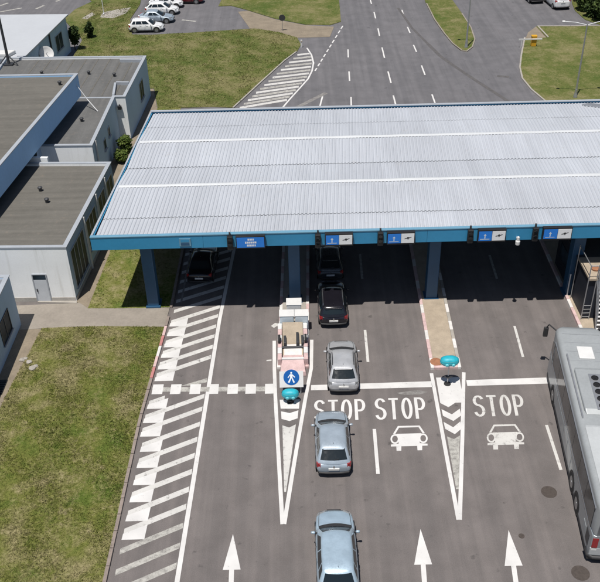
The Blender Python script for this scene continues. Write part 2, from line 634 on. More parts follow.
def kerbline(label, pts, wdt=.16, h=.11, mat='concrete_light', step=1.6):
    kb = thing('kerb', label, 'kerb')
    kb['kind'] = 'structure'
    pts = [Vector((p[0], p[1], 0)) for p in pts]
    for a, b in zip(pts, pts[1:]):
        L = (b - a).length
        n = max(1, round(L / step))
        d = (b - a) / n
        nr = Vector((-d.y, d.x, 0)).normalized() * wdt
        for i in range(n):
            p, q = a + d * i, a + d * (i + .985)
            obj('kerb_stone', MB().prism([(v.x, v.y) for v in (p, q, q + nr, p + nr)], -.05, h + rnd.uniform(-.006, .006)), mat, kb)
    return kb


kerbline('pale kerb along the hatched edge of the lawn behind the canopy', px((234, 108.4), (262, 82.4), (285, 61.4), (297, 52.4)))
kerbline('pale curved kerb round the right lawn', px((524, 38), (520.6, 55), (519, 68), (521.5, 79), (530.5, 90), (547, 104)), step=1.4)
kerbline('faint kerb round the tongue-shaped median', px((426, 4), (434, 20), (443, 33), (452, 44), (461, 51), (467, 52.3), (473, 47.5), (475.4, 40), (471.5, 28), (462.5, 14)), wdt=.14, mat='concrete')
kerbline('pale straight kerb at the top of the right lawn', px((600, 26), (570, 26.5), (537, 26.5), (547.5, 38)), step=2.2)

# ------------------------------------------------------------------ road markings (parts of the road)
ZM = .006


def line(name, pts, wdt, mat='paint', z=ZM):
    pts = [Vector((p[0], p[1], 0)) for p in pts]
    L, Rr = [], []
    for i, p in enumerate(pts):
        d = (pts[min(i + 1, len(pts) - 1)] - pts[max(i - 1, 0)]).normalized()
        n = Vector((-d.y, d.x, 0)) * wdt / 2
        L.append(p + n)
        Rr.append(p - n)
    mb = MB()
    for i in range(len(pts) - 1):
        mb.poly([(v.x, v.y, z) for v in (Rr[i], Rr[i + 1], L[i + 1], L[i])])
    return obj(name, mb, mat, road)


def ex(Y):
    pts = [(8, -6.2), (24.2, -5.75), (33.9, -5.43), (43.6, -5.10), (51.9, -4.60), (70, -3.9)]
    for (a, b), (c, d) in zip(pts, pts[1:]):
        if Y <= c:
            return b + (d - b) * (Y - a) / (c - a)
    return pts[-1][1]


line('edge_line', [(ex(y), y) for y in (10, 17, 24.2, 29, 33.9, 37, 40, 43.6, 48, 51.9, 58)], .22, 'paint_fresh')
line('edge_line', [(kx(y) + .5, y) for y in (45.6, 48, 52, 58)], .12, 'paint_faint', ZM + .003)
# slanted hatch between kerb and edge line, with the brighter blocks by the kerb
BLK = [46.6, 45.5, 44.4, 43.27, 42.29, 41.19, 40.18, 39.11, 38.07, 35.73, 34.61, 33.57, 32.45, 31.31, 30.15, 29.04, 27.87, 26.78, 25.65, 24.5, 23.4, 22.3, 21.2]
for k, yb in enumerate([56.8, 55.7, 54.5, 53.4, 52.3, 51.2, 50.0, 48.9, 47.75] + BLK):
    xl = kx(yb) + .16 + (.14 if yb < 33 else 0)
    xr = ex(yb + 1.5) - .14
    sl_ = .52
    yl = yb + .02
    if yb == 38.07:
        yl += .05
    wv = .37 if yb > 26 else .34
    x1 = xr
    if yb == 35.73:
        x1 = xl + (36.55 - yl - wv) / sl_
    yr = yl + (x1 - xl) * sl_
    sheet('hatch_stripe', [(xl, yl), (x1, yr), (x1, yr + wv), (xl, yl + wv)], ZM, 'paint_old' if yb < 25.8 else 'paint', road)
    if yb == 35.73:
        sheet('hatch_stripe', [(xr - .85, 37.32), (xr, 37.6), (xr, 37.6 + wv), (xr - 1.5, 37.32)], ZM, 'paint_old', road)
for k, yb in enumerate(BLK):
    if not 26.5 < yb < 44:
        continue
    x0 = kx(yb) + .10 + (.16 if yb < 33 else .0)
    wd = 1.06
    sheet('paint_block', [(x0, yb - .27), (x0 + wd, yb - .27), (x0 + wd + .04, yb + .60), (x0 + .02, yb + .08)], ZM + .005, 'paint_fresh', road)
# stop line: old line to the left with fresh squares on it, solid to the right
sheet('stop_line', [(-8.5, 36.88), (-1.75, 36.68), (-1.75, 37.08), (-8.5, 37.28)], ZM + .005, 'paint_old', road)
for a, b in ((-8.49, -7.89), (-7.46, -6.87), (-6.36, -5.76), (-5.25, -4.74), (-4.23, -3.64), (-3.21, -2.62), (-2.11, -1.62)):
    yc = 36.98 + (a + 5) * -.03
    sheet('paint_block', [(a, yc - .42), (b, yc - .42), (b, yc + .42), (a, yc + .42)], ZM + .010, 'paint_fresh', road)
sheet('stop_line', [(.48, 36.68), (7.32, 36.70), (7.3, 37.2), (.5, 37.12)], ZM, 'paint_fresh', road)
sheet('stop_line', [(9.28, 36.72), (14.4, 36.75), (14.4, 37.28), (9.3, 37.22)], ZM, 'paint_fresh', road)
# lane dashes in front of and under the canopy
for a, b, wd, mt in (((365, 330), (368, 362), .16, 'paint'), ((374.3, 429), (378, 474), .18, 'paint_fresh'),
                     ((514.5, 326), (523, 357), .15, 'paint'), ((546.5, 425), (561, 470), .16, 'paint'),
                     ((360, 254), (362.3, 279), .16, 'paint_old'), ((489.5, 255), (497, 279), .16, 'paint_old'), ((552, 258), (562, 290), .14, 'paint_old')):
    line('lane_dash', px(a, b), wd, mt)
# dashes beyond the canopy
for a, b, wd in (((303, 96.5), (323.5, 97), 0), ((322.5, 96.5), (320, 106), .15), ((351, 97), (351.3, 106), .15), ((349, 71.5), (349.6, 81), .15), ((348, 49.5), (348.3, 57.5), .15),
                 ((393.3, 95.5), (396, 106), .15), ((388, 71.5), (391, 83), .15), ((382, 47.5), (384.5, 58), .15), ((378, 28.5), (379.5, 36), .15), ((374, 12), (375.6, 18.5), .15), ((370.3, 0), (371.5, 4), .15),
                 ((413.5, 45), (416.5, 52), .15), ((407.5, 27), (410, 33), .15), ((402, 10), (403.5, 15.5), .15), ((421.5, 65.5), (425, 75), .15), ((432, 94.5), (435, 103), .15)):
    if wd:
        line('lane_dash', px(a, b), wd, 'paint_fresh')
for i in range(10):
    a = Vector((315, 71)) + (Vector((344, 24)) - Vector((315, 71))) * (i / 10)
    b = Vector((315, 71)) + (Vector((344, 24)) - Vector((315, 71))) * ((i + .6) / 10)
    line('lane_dash', px((a.x, a.y), (b.x, b.y)), .15, 'paint_fresh')
line('edge_line', px((281.5, 109), (290, 99), (300, 88), (308, 79), (312, 71), (313.5, 63), (311.5, 55), (307, 48)), .17, 'paint_fresh')
# herringbone behind the canopy
for i in range(15):
    f = i / 15.0
    l0, l1 = Vector((238, 109)), Vector((300, 52))
    yl = l0.y + (l1.y - l0.y) * f
    xl = l0.x + (l1.x - l0.x) * f + 1.5
    yrr = yl - 1 - 7 * (1 - f)
    xs = [(48, 307), (55, 311.5), (63, 313), (71, 311.5), (79, 307.5), (88, 299.5), (99, 289.5), (112, 279)]
    xr = 300
    for (ya, xa), (yb, xb) in zip(xs, xs[1:]):
        if ya <= yrr <= yb:
            xr = xa + (xb - xa) * (yrr - ya) / (yb - ya)
    a, b = G(xl, yl), G(xr - 1, yrr)
    hh = .52
    sheet('hatch_stripe', [(a.x, a.y), (b.x, b.y), (b.x, b.y + hh), (a.x, a.y + hh)], ZM, 'paint_old' if i % 2 else 'paint', road)
line('edge_line', px((285, 113), (300, 106), (318, 97), (326, 93)), .5, 'paint_faint')
# markings on the far car park and side road
for q in [((0, 12), (22, 8)), ((36, 9), (44, 5.5)), ((56, 1.5), (62, -1)), ((0, 6), (8, 3)), ((182, 20), (196, 21.5))]:
    line('lane_dash', px(*q), .35, 'paint_old', ZM if q[0][0] != 182 else ZM + .002)
line('tar_seam', px((428, 44), (440, 56), (457, 68), (478, 82), (500, 96), (515, 106)), .42, 'tar')
line('tar_seam', px((398, 8), (412, 28), (424, 40), (428.5, 44.5)), .30, 'tar', ZM + .002)
line('tar_seam', px((497, 76), (509, 77)), .5, 'tar')

# arrows
for tip in ((233, 534), (420.5, 529), (508.5, 530)):
    q = G(*tip)
    sk = {233: -.02, 420.5: .07, 508.5: .10}[tip[0]]
    pts = [(0, 0), (-.40, -2.0), (-.11, -2.0), (-.11, -5.0), (.11, -5.0), (.11, -2.0), (.40, -2.0)]
    sheet('lane_arrow', [(q.x + a + b * sk, q.y + b) for a, b in pts], ZM, 'paint_fresh', road)


# STOP lettering, tall strokes
def letters(txt, x0, x1, y0, y1, skew=.05, mat='paint_fresh'):
    n = len(txt)
    gap = .36
    u = (x1 - x0) / (n + (n - 1) * gap)
    H_ = y1 - y0
    A = lambda cx, cy, rx, ry, a0, a1, k=12: [(cx + rx * math.cos(R(a0 + (a1 - a0) * i / k)), cy + ry * math.sin(R(a0 + (a1 - a0) * i / k))) for i in range(k + 1)]
    paths = {'S': [A(.5, .745, .42, .215, 20, 270) + A(.5, .275, .43, .235, 90, -165)[1:]],
             'T': [[(.0, .955), (1.0, .955)], [(.5, .905), (.5, .0)]],
             'O': [A(.5, .5, .41, .46, 0, 360, 28)],
             'P': [[(.12, .0), (.12, 1.0)], [(.285, .955), (.5, .955)] + A(.5, .70, .40, .255, 90, -90)[1:] + [(.285, .445)]]}
    mb = MB()
    hw = .085
    for i, ch in enumerate(txt):
        ox = x0 + i * u * (1 + gap)
        for pth in paths[ch]:
            pts = [Vector((ox + a * u, y0 + b * H_, 0)) for a, b in pth]
            m_ = len(pts)
            closed = (pts[0] - pts[-1]).length < .01
            V = []
            for k in range(m_):
                if closed:
                    d = pts[(k + 1) % (m_ - 1)] - pts[(k - 1) % (m_ - 1)]
                else:
                    d = pts[min(k + 1, m_ - 1)] - pts[max(k - 1, 0)]
                d.normalize()
                wv = hw * (1 - .12 * abs(d.x))
                nn = Vector((-d.y, d.x, 0)) * wv
                V += [pts[k] + nn, pts[k] - nn]
            o = len(mb.v)
            mb.v += [(v.x + (v.y - y0) * skew, v.y, ZM) for v in V]
            mb.f += [(o + 2 * k + 1, o + 2 * k + 3, o + 2 * k + 2, o + 2 * k) for k in range(m_ - 1)]
    return obj('stop_lettering', mb, mat, road)


letters('STOP', .62, 3.36, 34.18, 35.84, .03)
letters('STOP', 3.93, 6.62, 34.15, 35.86, .05)
letters('STOP', 9.28, 11.98, 34.20, 35.90, .09, 'paint')


# car pictograms: cabin outline, body with round lamps, wheels
def carsign(cx, cy, skew, mat='paint_fresh'):
    def tr(p):
        return (cx + p[0] + p[1] * skew, cy + p[1])
    mb = MB()

    def quad(*q):
        mb.poly([(*tr(p), ZM) for p in q])
    # cabin frame
    quad((-.58, .95), (.58, .95), (.52, .82), (-.52, .82))
    quad((-.58, .95), (-.52, .82), (-.72, .362), (-.84, .362))
    quad((.58, .95), (.84, .362), (.72, .362), (.52, .82))
    # body between the lamps
    quad((-.66, .36), (.66, .36), (.66, .22), (-.66, .22))
    quad((-.56, .22), (.56, .22), (.55, -.36), (-.55, -.36))
    quad((-.52, -.36), (.52, -.36), (.95, -.42), (-.95, -.42))
    quad((-.95, -.42), (.95, -.42), (.95, -.56), (-.95, -.56))
    for s in (-1, 1):
        n = 18
        c = (s * .74, -.02)
        ring = [(c[0] + math.cos(2 * math.pi * i / n) * .235, c[1] + math.sin(2 * math.pi * i / n) * .36) for i in range(n)]
        rin = [(c[0] + math.cos(2 * math.pi * i / n) * .15, c[1] + math.sin(2 * math.pi * i / n) * .24) for i in range(n)]
        for i in range(n):
            j = (i + 1) % n
            mb.poly([(*tr(p), ZM + .002) for p in (ring[i], ring[j], rin[j], rin[i])])
        quad((s * .54 - .13, -.56), (s * .54 + .13, -.56), (s * .54 + .12, -.88), (s * .54 - .12, -.88))
    obj('car_pictogram', mb, mat, road)


carsign(5.52, 32.68, .10)
carsign(10.55, 32.60, .16, 'paint')

# V shaped gores in front of the islands
for lft, rgt in (([(-1.10, 27.2), (-1.33, 32), (-1.52, 36.2), (-1.60, 38.6), (-1.64, 41.3)], [(-1.02, 27.2), (-.40, 32), (.15, 36.0), (.54, 38.6), (.64, 41.3)]),
                 ([(7.20, 27.2), (7.30, 32.4), (7.42, 37.9)], [(7.26, 27.2), (8.26, 32.4), (9.28, 37.9)])):
    line('gore_line', lft, .2, 'paint_fresh')
    line('gore_line', rgt, .2, 'paint_fresh', ZM + .004)
# old remnants of paint
for q, mt in ((((271, 326), (275, 323), (280, 324), (280, 328), (277, 326), (274, 328)), 'paint'), (((266.5, 360), (271.5, 359.5), (271.5, 361), (266.5, 361.2)), 'paint')):
    sheet('paint_remnant', px(*q), ZM, mt, road)
sheet('paint_remnant', px((396, 393), (418, 390), (428, 392), (420, 394.5), (404, 395)), ZM, 'paint_faint', road)
# chevrons between the gore lines of the right island
for yy in (33.9, 32.9):
    for s in (-1, 1):
        cx = 7.45 + (yy - 27.2) * .088
        hw = .16 + (yy - 27.2) * .05
        pts = [(cx, yy), (cx + s * hw, yy + .42), (cx + s * hw, yy + .95), (cx, yy + .52)]
        sheet('chevron', pts, ZM + .008, 'paint_fresh', road)
sheet('chevron', [(7.55, 35.35), (7.95, 35.0), (8.38, 35.35), (8.86, 35.35), (8.95, 37.5), (7.63, 37.5)], ZM + .002, 'paint_fresh', road)
sheet('chevron', [(7.52, 32.75), (7.85, 32.55), (8.20, 32.8), (7.52, 29.1), (7.40, 29.1)], ZM + .002, 'paint_old', road)
sheet('chevron', [(-1.22, 35.22), (-.72, 35.20), (-.22, 35.18), (-.16, 35.95), (-1.28, 35.95)], ZM + .002, 'paint_fresh', road)
sheet('chevron', [(-1.17, 34.40), (-.74, 34.22), (-.30, 34.42), (-.25, 35.05), (-.72, 34.85), (-1.20, 35.0)], ZM + .002, 'paint_fresh', road)
sheet('chevron', [(-1.12, 33.9), (-.76, 33.72), (-.40, 33.95), (-.93, 29.2), (-1.02, 29.2)], ZM + .002, 'paint', road)

# manhole covers
for cx, cy, r in ((549, 492, .38), (580.5, 573, .40), (521.5, 536, .14)):
    q = G(cx, cy)
    c0 = obj('manhole_cover', MB().lathe([(r * .7, .002), (r, .004), (r, .012), (r * .92, .014), (r * .9, .009), (r * .3, .010), (r * .28, .014), (r * .05, .014)], n=24, c=(q.x, q.y, 0)), 'cover_iron', road)

# ------------------------------------------------------------------ canopy
CZ0, CZ1 = 5.3, 6.22
YF, YB = 43.65, 62.3
XL, XR = -12.28, 27.5
SH = .062


def cxy(x, y):
    return (x + SH * (y - YF), y)


can = thing('toll_canopy', 'long blue toll canopy with pale corrugated metal roof spanning the lanes', 'canopy', (7, 52, 0))


def cprism(name, x0, x1, y0, y1, z0, z1, mat, bevel=0):
    return obj(name, MB().prism([cxy(x0, y0), cxy(x1, y0), cxy(x1, y1), cxy(x0, y1)], z0, z1), mat, can, bevel=bevel)


nseg = 6
for i in range(nseg):        # fascia boards butt with a hair joint
    a = XL + (XR - XL) * i / nseg
    b = XL + (XR - XL) * (i + 1) / nseg - .012
    obj('fascia_board', MB().box(a, YF, CZ0, b, YF + .18, CZ1 - .09), 'canopy_blue', can)
obj('fascia_cap', MB().box(XL - .02, YF - .03, CZ1 - .088, XR, YF + .22, CZ1), 'canopy_edge', can, bevel=.02)
cprism('side_fascia', XL, XL + .16, YF + .181, YB, CZ0, CZ1 - .09, 'canopy_blue')
cprism('side_cap', XL - .02, XL + .10, YF + .221, YB, CZ1 - .088, CZ1 - .005, 'coping')
cprism('side_gutter', XL + .161, XL + .46, YF + .30, YB - .1, CZ1 - .30, CZ1 - .24, 'gutter_seam_shade')
cprism('front_gutter', XL + .461, XR, YF + .221, YF + .44, CZ1 - .30, CZ1 - .24, 'metal_grey')
cprism('rear_fascia', XL, XR, YB + .001, YB + .17, CZ0, CZ1 - .02, 'canopy_blue')
cprism('rear_cap', XL, XR, YB - .08, YB + .18, CZ1 - .018, CZ1 + .03, 'coping')
cprism('light_blocker', XL + .17, XR, YF + .19, YB - .01, CZ0 + .04, CZ0 + .10, 'light_blocker')  # unseen dark plate added to block light under the canopy
ROWS = [(YF + .40, 6.05), (45.9, 6.12), (49.73, 6.34), (52.7, 6.14), (56.44, 6.36), (59.33, 6.17), (YB - .1, 6.06)]
pit = .235
nx = int((XR - XL - .28) / pit)
prof = [(0, 0), (.10, 0), (.135, .042), (.20, .042)]
for r in range(6):
    (y0, z0), (y1, z1) = ROWS[r], ROWS[r + 1]
    if r in (0,):
        y1 -= .02
    if r in (1,):
        y0 += .03
    if r == 2:
        y1 -= .03
    if r == 3:
        y0 += .03
    if r == 4:
        y1 -= .01
    if r == 5:
        y0 += .02
    xs = []
    for i in range(nx):
        for a, h in prof:
            xs.append((XL + .24 + i * pit + a, h))
    ys = [(y0, z0), ((y0 + y1) / 2, (z0 + z1) / 2 + rnd.uniform(-.01, .01)), (y1, z1)]
    mb = MB()
    for (yy, zz) in ys:
        for x, h in xs:
            wob = .006 * math.sin(x * .9 + yy) + .003 * math.sin(x * 3.1 + r)
            mb.v.append((*cxy(x, yy), zz + h + wob))
    n = len(xs)
    for j in range(2):
        for i in range(n - 1):
            mb.f.append((j * n + i, j * n + i + 1, (j + 1) * n + i + 1, (j + 1) * n + i))
    obj('roof_sheet', mb, 'corrugated', can)
for yy, zz in ((49.73, 6.34), (56.44, 6.36)):      # bright ridge cappings
    mb = MB()
    pr = [(-.19, -.01), (-.09, .035), (0, .065), (.09, .035), (.19, -.01)]
    nn = 40
    for i in range(nn + 1):
        x = XL + .42 + (XR - XL - .5) * i / nn
        for dy, dz in pr:
            mb.v.append((*cxy(x, yy + dy), zz + dz + .035 + .01 * math.sin(i * 1.7)))
    for i in range(nn):
        for k in range(4):
            mb.f.append((i * 5 + k, i * 5 + k + 1, (i + 1) * 5 + k + 1, (i + 1) * 5 + k))
    obj('ridge_cap', mb, 'ridge_cap', can)
for yy, zz in ((45.89, 6.12), (52.69, 6.14), (59.33, 6.17)):    # dark strips added so the open seams read as shade
    obj('seam_shade', MB().prism([cxy(XL + .45, yy - .12), cxy(XR - .1, yy - .12), cxy(XR - .1, yy + .12), cxy(XL + .45, yy + .12)], zz - .22, zz - .16), 'gutter_seam_shade', can)
for cx, cy in ((-9.42, 45.4), (-.32, 45.45), (8.42, 45.5), (17.4, 45.6), (26.2, 45.6), (-8.5, 60.3), (.6, 60.3), (9.4, 60.3), (18.3, 60.3), (26.8, 60.3)):
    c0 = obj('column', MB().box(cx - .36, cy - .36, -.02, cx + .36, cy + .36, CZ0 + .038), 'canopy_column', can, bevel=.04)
    obj('base_plate', MB().box(cx - .46, cy - .46, .0, cx + .46, cy + .46, .18), 'canopy_column', c0)
# access hatch in the fascia
hx = GY(185, 241, YF)
f0 = obj('fascia_hatch', MB().box(hx.x - .34, YF - .05, 5.46, hx.x + .34, YF - .001, 5.98), 'canopy_edge', can)
obj('pane', MB().box(hx.x - .25, YF - .062, 5.52, hx.x + .25, YF - .051, 5.68), 'canopy_column', f0)
obj('pane', MB().box(hx.x - .25, YF - .062, 5.74, hx.x + .25, YF - .051, 5.92), 'canopy_blue', f0)
# grey flashing on the roof's far right corner
obj('roof_flashing', MB().prism([tuple(G(582, 104.5, 6.2))[:2], tuple(G(604, 107.5, 6.2))[:2], tuple(G(604, 105, 6.2))[:2], tuple(G(590, 103.4, 6.2))[:2]], 6.12, 6.24), 'metal_grey', can)

# lane signs on the fascia
SG = 'lane signs on the canopy fascia'
sg = [(250.5, 242.5, 25, 13.2, 0, 'all-blue lane sign with white lettering, leftmost on the canopy fascia'),
      (339, 240.0, 24, 12.5, 1, 'blue and white lane sign above the black car, second from left on the fascia'),
      (401, 238.5, 24, 12, 1, 'blue and white lane sign in the middle of the fascia, third from left'),
      (492, 236, 24, 12, 1, 'blue and white lane sign left of the small white lamp on the fascia'),
      (557.5, 234, 25, 12, 1, 'blue and white lane sign farthest right on the fascia')]
for cx, cy, wp, hp, two, lb in sg:
    c = GY(cx, cy, YF - .3)
    sx = 14.55
    hw, hh = wp / sx / 2, .42
    s_ = thing('lane_sign', lb, 'sign', (c.x, YF - .3, c.z - hh), SG)
    obj('case', MB().box(c.x - hw, YF - .3, c.z - hh, c.x + hw, YF - .055, c.z + hh), 'black', s_, bevel=.015)
    y0 = YF - .315
    e = .05
    if two:
        obj('panel', MB().box(c.x - hw + e, y0, c.z - hh + .11, c.x - .01, YF - .301, c.z + hh - .10), 'sign_blue', s_, )
        obj('panel', MB().box(c.x + .01, y0, c.z - hh + .11, c.x + hw - e, YF - .301, c.z + hh - .10), 'sign_white', s_)
        # car-like mark on the white half and a faint arrow on the blue half
        mk = MB()
        k = c.x + hw / 2
        for q in ([(-.26, -.05), (.05, .0), (.27, .10), (.24, .14), (.0, .06), (-.24, .02)], [(-.10, .03), (.08, .08), (.02, .14), (-.08, .10)], [(-.06, -.04), (.06, -.01), (.02, -.10)]):
            mk.poly([(k + a * .8, y0 - .004, c.z + b * .8) for a, b in q])
        obj('pictogram', mk, 'metal_dark', s_)
        mk = MB()
        k = c.x - hw / 2
        mk.poly([(k + a, y0 - .004, c.z + b) for a, b in ((-.03, -.16), (.03, -.16), (.03, .04), (.09, .04), (0, .16), (-.09, .04), (-.03, .04))])
        mk.poly([(k + a, y0 - .004, c.z + b) for a, b in ((-.28, -.22), (.28, -.22), (.28, -.18), (-.28, -.18))])
        obj('lettering', mk, 'pale_blue_panel', s_)
    else:
        obj('panel', MB().box(c.x - hw + e, y0, c.z - hh + .08, c.x + hw - e, YF - .301, c.z + hh - .08), 'sign_blue', s_)
        mk = MB()
        for row, (x0, x1) in enumerate(((-.16, .22), (-.32, .36), (-.22, .30))):
            z1 = c.z + .27 - row * .20
            x = x0
            while x < x1:
                d = rnd.uniform(.06, .11)
                mk.poly([(c.x + x, y0 - .004, z1 - .13), (c.x + min(x + d, x1), y0 - .004, z1 - .13), (c.x + min(x + d, x1), y0 - .004, z1), (c.x + x, y0 - .004, z1)])
                x += d + .025
        obj('lettering', mk, 'sign_white', s_)
# dark upright signal units left of each sign
for cx, cy, wh in ((230, 243, 'left of the all-blue sign'), (318, 241, 'left of the second lane sign'), (380.5, 239, 'left of the middle lane sign'), (470.5, 236.5, 'left of the fourth lane sign'), (535.5, 234.5, 'left of the farthest right lane sign')):
    c = GY(cx, cy, YF - .25)
    s_ = thing('signal_light', 'dark upright lane signal on the fascia ' + wh, 'traffic light', (c.x, YF - .25, c.z - .45), 'lane signals on the canopy fascia')
    obj('housing', MB().box(c.x - .17, YF - .30, c.z - .46, c.x + .17, YF - .06, c.z + .42), 'black', s_, bevel=.04)
    for dz in (.2, -.12):
        lz = obj('lens', MB().lathe([(.11, YF - .33), (.11, YF - .302)], 'Y', 14, (c.x, 0, c.z + dz)), 'glass', s_)
        obj('visor', MB().tube([(c.x - .13, YF - .36, c.z + dz + .05), (c.x, YF - .40, c.z + dz + .15), (c.x + .13, YF - .36, c.z + dz + .05)], .02, 6), 'black', lz)
    obj('bracket', MB().box(c.x - .05, YF - .12, c.z + .42, c.x + .05, YF - .02, c.z + .62), 'metal_dark', s_)
c = GY(518, 241.5, YF - .3)
s_ = thing('fascia_lamp', 'small white lamp on the lower edge of the canopy fascia', 'lamp', (c.x, YF - .3, c.z - .3))
obj('housing', MB().lathe([(.06, -.26), (.13, -.22), (.14, .0), (.09, .06), (.08, .28), (.03, .32)], 'Z', 14, (c.x, YF - .26, c.z)), 'white', s_, smooth=False)
obj('bracket', MB().box(c.x - .05, YF - .2, c.z + .05, c.x + .05, YF - .001, c.z + .15), 'white_metal', s_)

# ------------------------------------------------------------------ islands
def island(label, xl0, xr0, xl1, xr1, y0, y1, nose):
    """kerbed island from y0 (nose, xl0..xr0) to y1 under the canopy"""
    it = thing('traffic_island', label, 'traffic island', ((xl0 + xr0) / 2, (y0 + y1) / 2, 0))
    kw = .2
    def L(y):
        return xl0 + (xl1 - xl0) * (y - y0) / (y1 - y0)
    def Rr(y):
        return xr0 + (xr1 - xr0) * (y - y0) / (y1 - y0)
    obj('paving', MB().prism([(L(y0) + kw, y0 + kw), (Rr(y0) - kw, y0 + kw), (Rr(y1) - kw, y1), (L(y1) + kw, y1)], -.02, .15), 'concrete_light' if nose == 1 else 'cream', it)
    y = y0
    k = 0
    while y < y1 - .2:
        q = min(y + .9, y1)
        for s in (0, 1):
            mt = ('kerb_white', 'kerb_pink')[(k + s) % 2]
            if nose == 2:
                mt = ('kerb_white', 'kerb_pink', 'kerb_pink')[(k + s) % 3] if s == 0 else ('kerb_white', 'concrete_light')[k % 2]
            if s == 0:
                pp = [(L(y), y), (L(y) + kw - .002, y), (L(q) + kw - .002, q - .015), (L(q), q - .015)]
            else:
                pp = [(Rr(y) - kw + .002, y), (Rr(y), y), (Rr(q), q - .015), (Rr(q) - kw + .002, q - .015)]
            obj('kerb_stone', MB().prism(pp, -.03, .17 + rnd.uniform(-.005, .005)), mt, it, bevel=.02)
        y = q
        k += 1
    obj('kerb_stone', MB().prism([(xl0 + kw + .002, y0 + .001), (xr0 - kw - .002, y0 + .001), (xr0 - kw - .002, y0 + kw - .003), (xl0 + kw + .002, y0 + kw - .003)], -.03, .17), 'kerb_pink', it, bevel=.02)
    return it


island('kerbed toll island with cabinets, left of the car queue', -1.44, .40, -1.0, 1.0, 38.6, 61.5, 1)
island('bare beige kerbed toll island with a teal beacon, between two STOP lanes', 7.42, 9.18, 8.1, 9.9, 38.2, 61.5, 2)
island('rightmost kerbed toll island mostly hidden behind the coach', 16.95, 20.6, 17.2, 21.2, 41.1, 61.5, 2)

# --- equipment on the left island
def cab(label, x0, x1, y0, y1, z0, z1, mat, extra=None):
    c = thing('cabinet', label, 'cabinet', ((x0 + x1) / 2, (y0 + y1) / 2, z0))
    obj('body', MB().box(x0, y0, z0 + .06, x1, y1, z1), mat, c, bevel=.03)
    obj('plinth', MB().box(x0 + .04, y0 + .04, z0, x1 - .04, y1 - .04, z0 + .058), 'metal_dark', c)
    obj('lid', MB().box(x0 - .03, y0 - .03, z1 + .001, x1 + .03, y1 + .03, z1 + .04), 'white', c, bevel=.012)
    d = obj('door', MB().box(x0 + .05, y0 - .014, z0 + .14, x1 - .05, y0 - .001, z1 - .06), mat, c)
    obj('handle', MB().box(x1 - .14, y0 - .03, (z0 + z1) / 2 - .08, x1 - .10, y0 - .0145, (z0 + z1) / 2 + .08), 'metal_dark', d)
    return c


cab('narrow white cabinet nearest the canopy on the left island', -.85, .05, 43.3, 44.0, .15, 1.2, 'white_metal')
cab('pale blue-white cabinet on the left side of the toll island', -1.28, -.42, 42.1, 42.75, .15, 1.22, 'pale_blue_panel')
cab('pale blue-white cabinet on the right side of the toll island', -.34, .46, 42.1, 42.75, .15, 1.22, 'pale_blue_panel')
# low ramp machine: beige bed between two striped side rails, dark hardware across
cb = thing('crash_cushion', 'pink and white crash cushion frame at the nose of the left island', 'crash cushion', (-.52, 39.2, .0))
obj('bed', MB().add([(-1.1, 39.4, .16), (.1, 39.4, .16), (.1, 41.9, .16), (-1.1, 41.9, .16), (-1.1, 39.4, .34), (.1, 39.4, .34), (.12, 41.9, .95), (-1.12, 41.9, .95)],
                    [(0, 1, 2, 3), (4, 5, 6, 7), (0, 1, 5, 4), (1, 2, 6, 5), (2, 3, 7, 6), (3, 0, 4, 7)]), 'cream', cb, bevel=.02)
obj('front_bed', MB().box(-1.1, 38.94, .16, .1, 39.39, .40), 'kerb_pink', cb, bevel=.02)
obj('bed_cover', MB().add([(-1.02, 39.42, .346), (.02, 39.42, .346), (.02, 40.2, .535), (-1.02, 40.2, .535), (-1.02, 39.42, .37), (.02, 39.42, .37), (.02, 40.2, .56), (-1.02, 40.2, .56)], [(0, 1, 2, 3), (4, 5, 6, 7), (0, 1, 5, 4), (1, 2, 6, 5), (2, 3, 7, 6), (3, 0, 4, 7)]), 'kerb_white', cb)
for s, xa in ((0, -1.40), (1, .13)):
    for i in range(6):
        y0 = 38.75 + i * .55
        mt = 'white' if i % 2 else 'kerb_pink'
        obj('rail_segment', MB().box(xa, y0, .16, xa + .25, y0 + .545, .62 + .03 * i), mt, cb, bevel=.03)
obj('cross_bar', MB().box(-1.15, 38.78, .30, .13, 38.93, .62), 'white', cb, bevel=.02)
obj('nose_panel', MB().add([(-1.3, 37.9, .02), (.26, 37.9, .02), (.13, 38.77, .02), (-1.15, 38.77, .02), (-1.25, 37.95, .32), (.21, 37.95, .32), (.12, 38.77, .56), (-1.14, 38.77, .56)],
                           [(0, 1, 2, 3), (4, 5, 6, 7), (0, 1, 5, 4), (1, 2, 6, 5), (2, 3, 7, 6), (3, 0, 4, 7)]), 'kerb_pink', cb, bevel=.03)
for x0 in (-1.05, -.30, .0):
    obj('hinge_block', MB().box(x0, 40.0, .5, x0 + .16, 40.5 + (.5 if x0 == -.3 else .2), .86), 'metal_dark', cb, bevel=.02)
obj('axle', MB().tube([(-1.15, 39.95, .55), (.12, 39.95, .55)], .075, 10), 'metal_dark', cb)
for xa in (-1.30, .26):
    obj('wheel', MB().lathe([(.12, xa - .07), (.26, xa - .07), (.28, xa), (.26, xa + .07), (.12, xa + .07)], 'X', 18, (0, 40.35, .86)), 'rubber', cb)
# pedestrian sign on white board
ps = thing('pedestrian_sign', 'round blue sign with white walking figure on a white board', 'sign', (-.58, 36.55, 0))
tl = .50     # board leans back
cy0, cz0 = 36.62, 1.02


def lean(x, u, d=0.0):    # board coordinates: x across, u up the board, d in front of it
    return (-.60 + x, cy0 + u * math.sin(tl) - d * math.cos(tl), cz0 + u * math.cos(tl) + d * math.sin(tl))


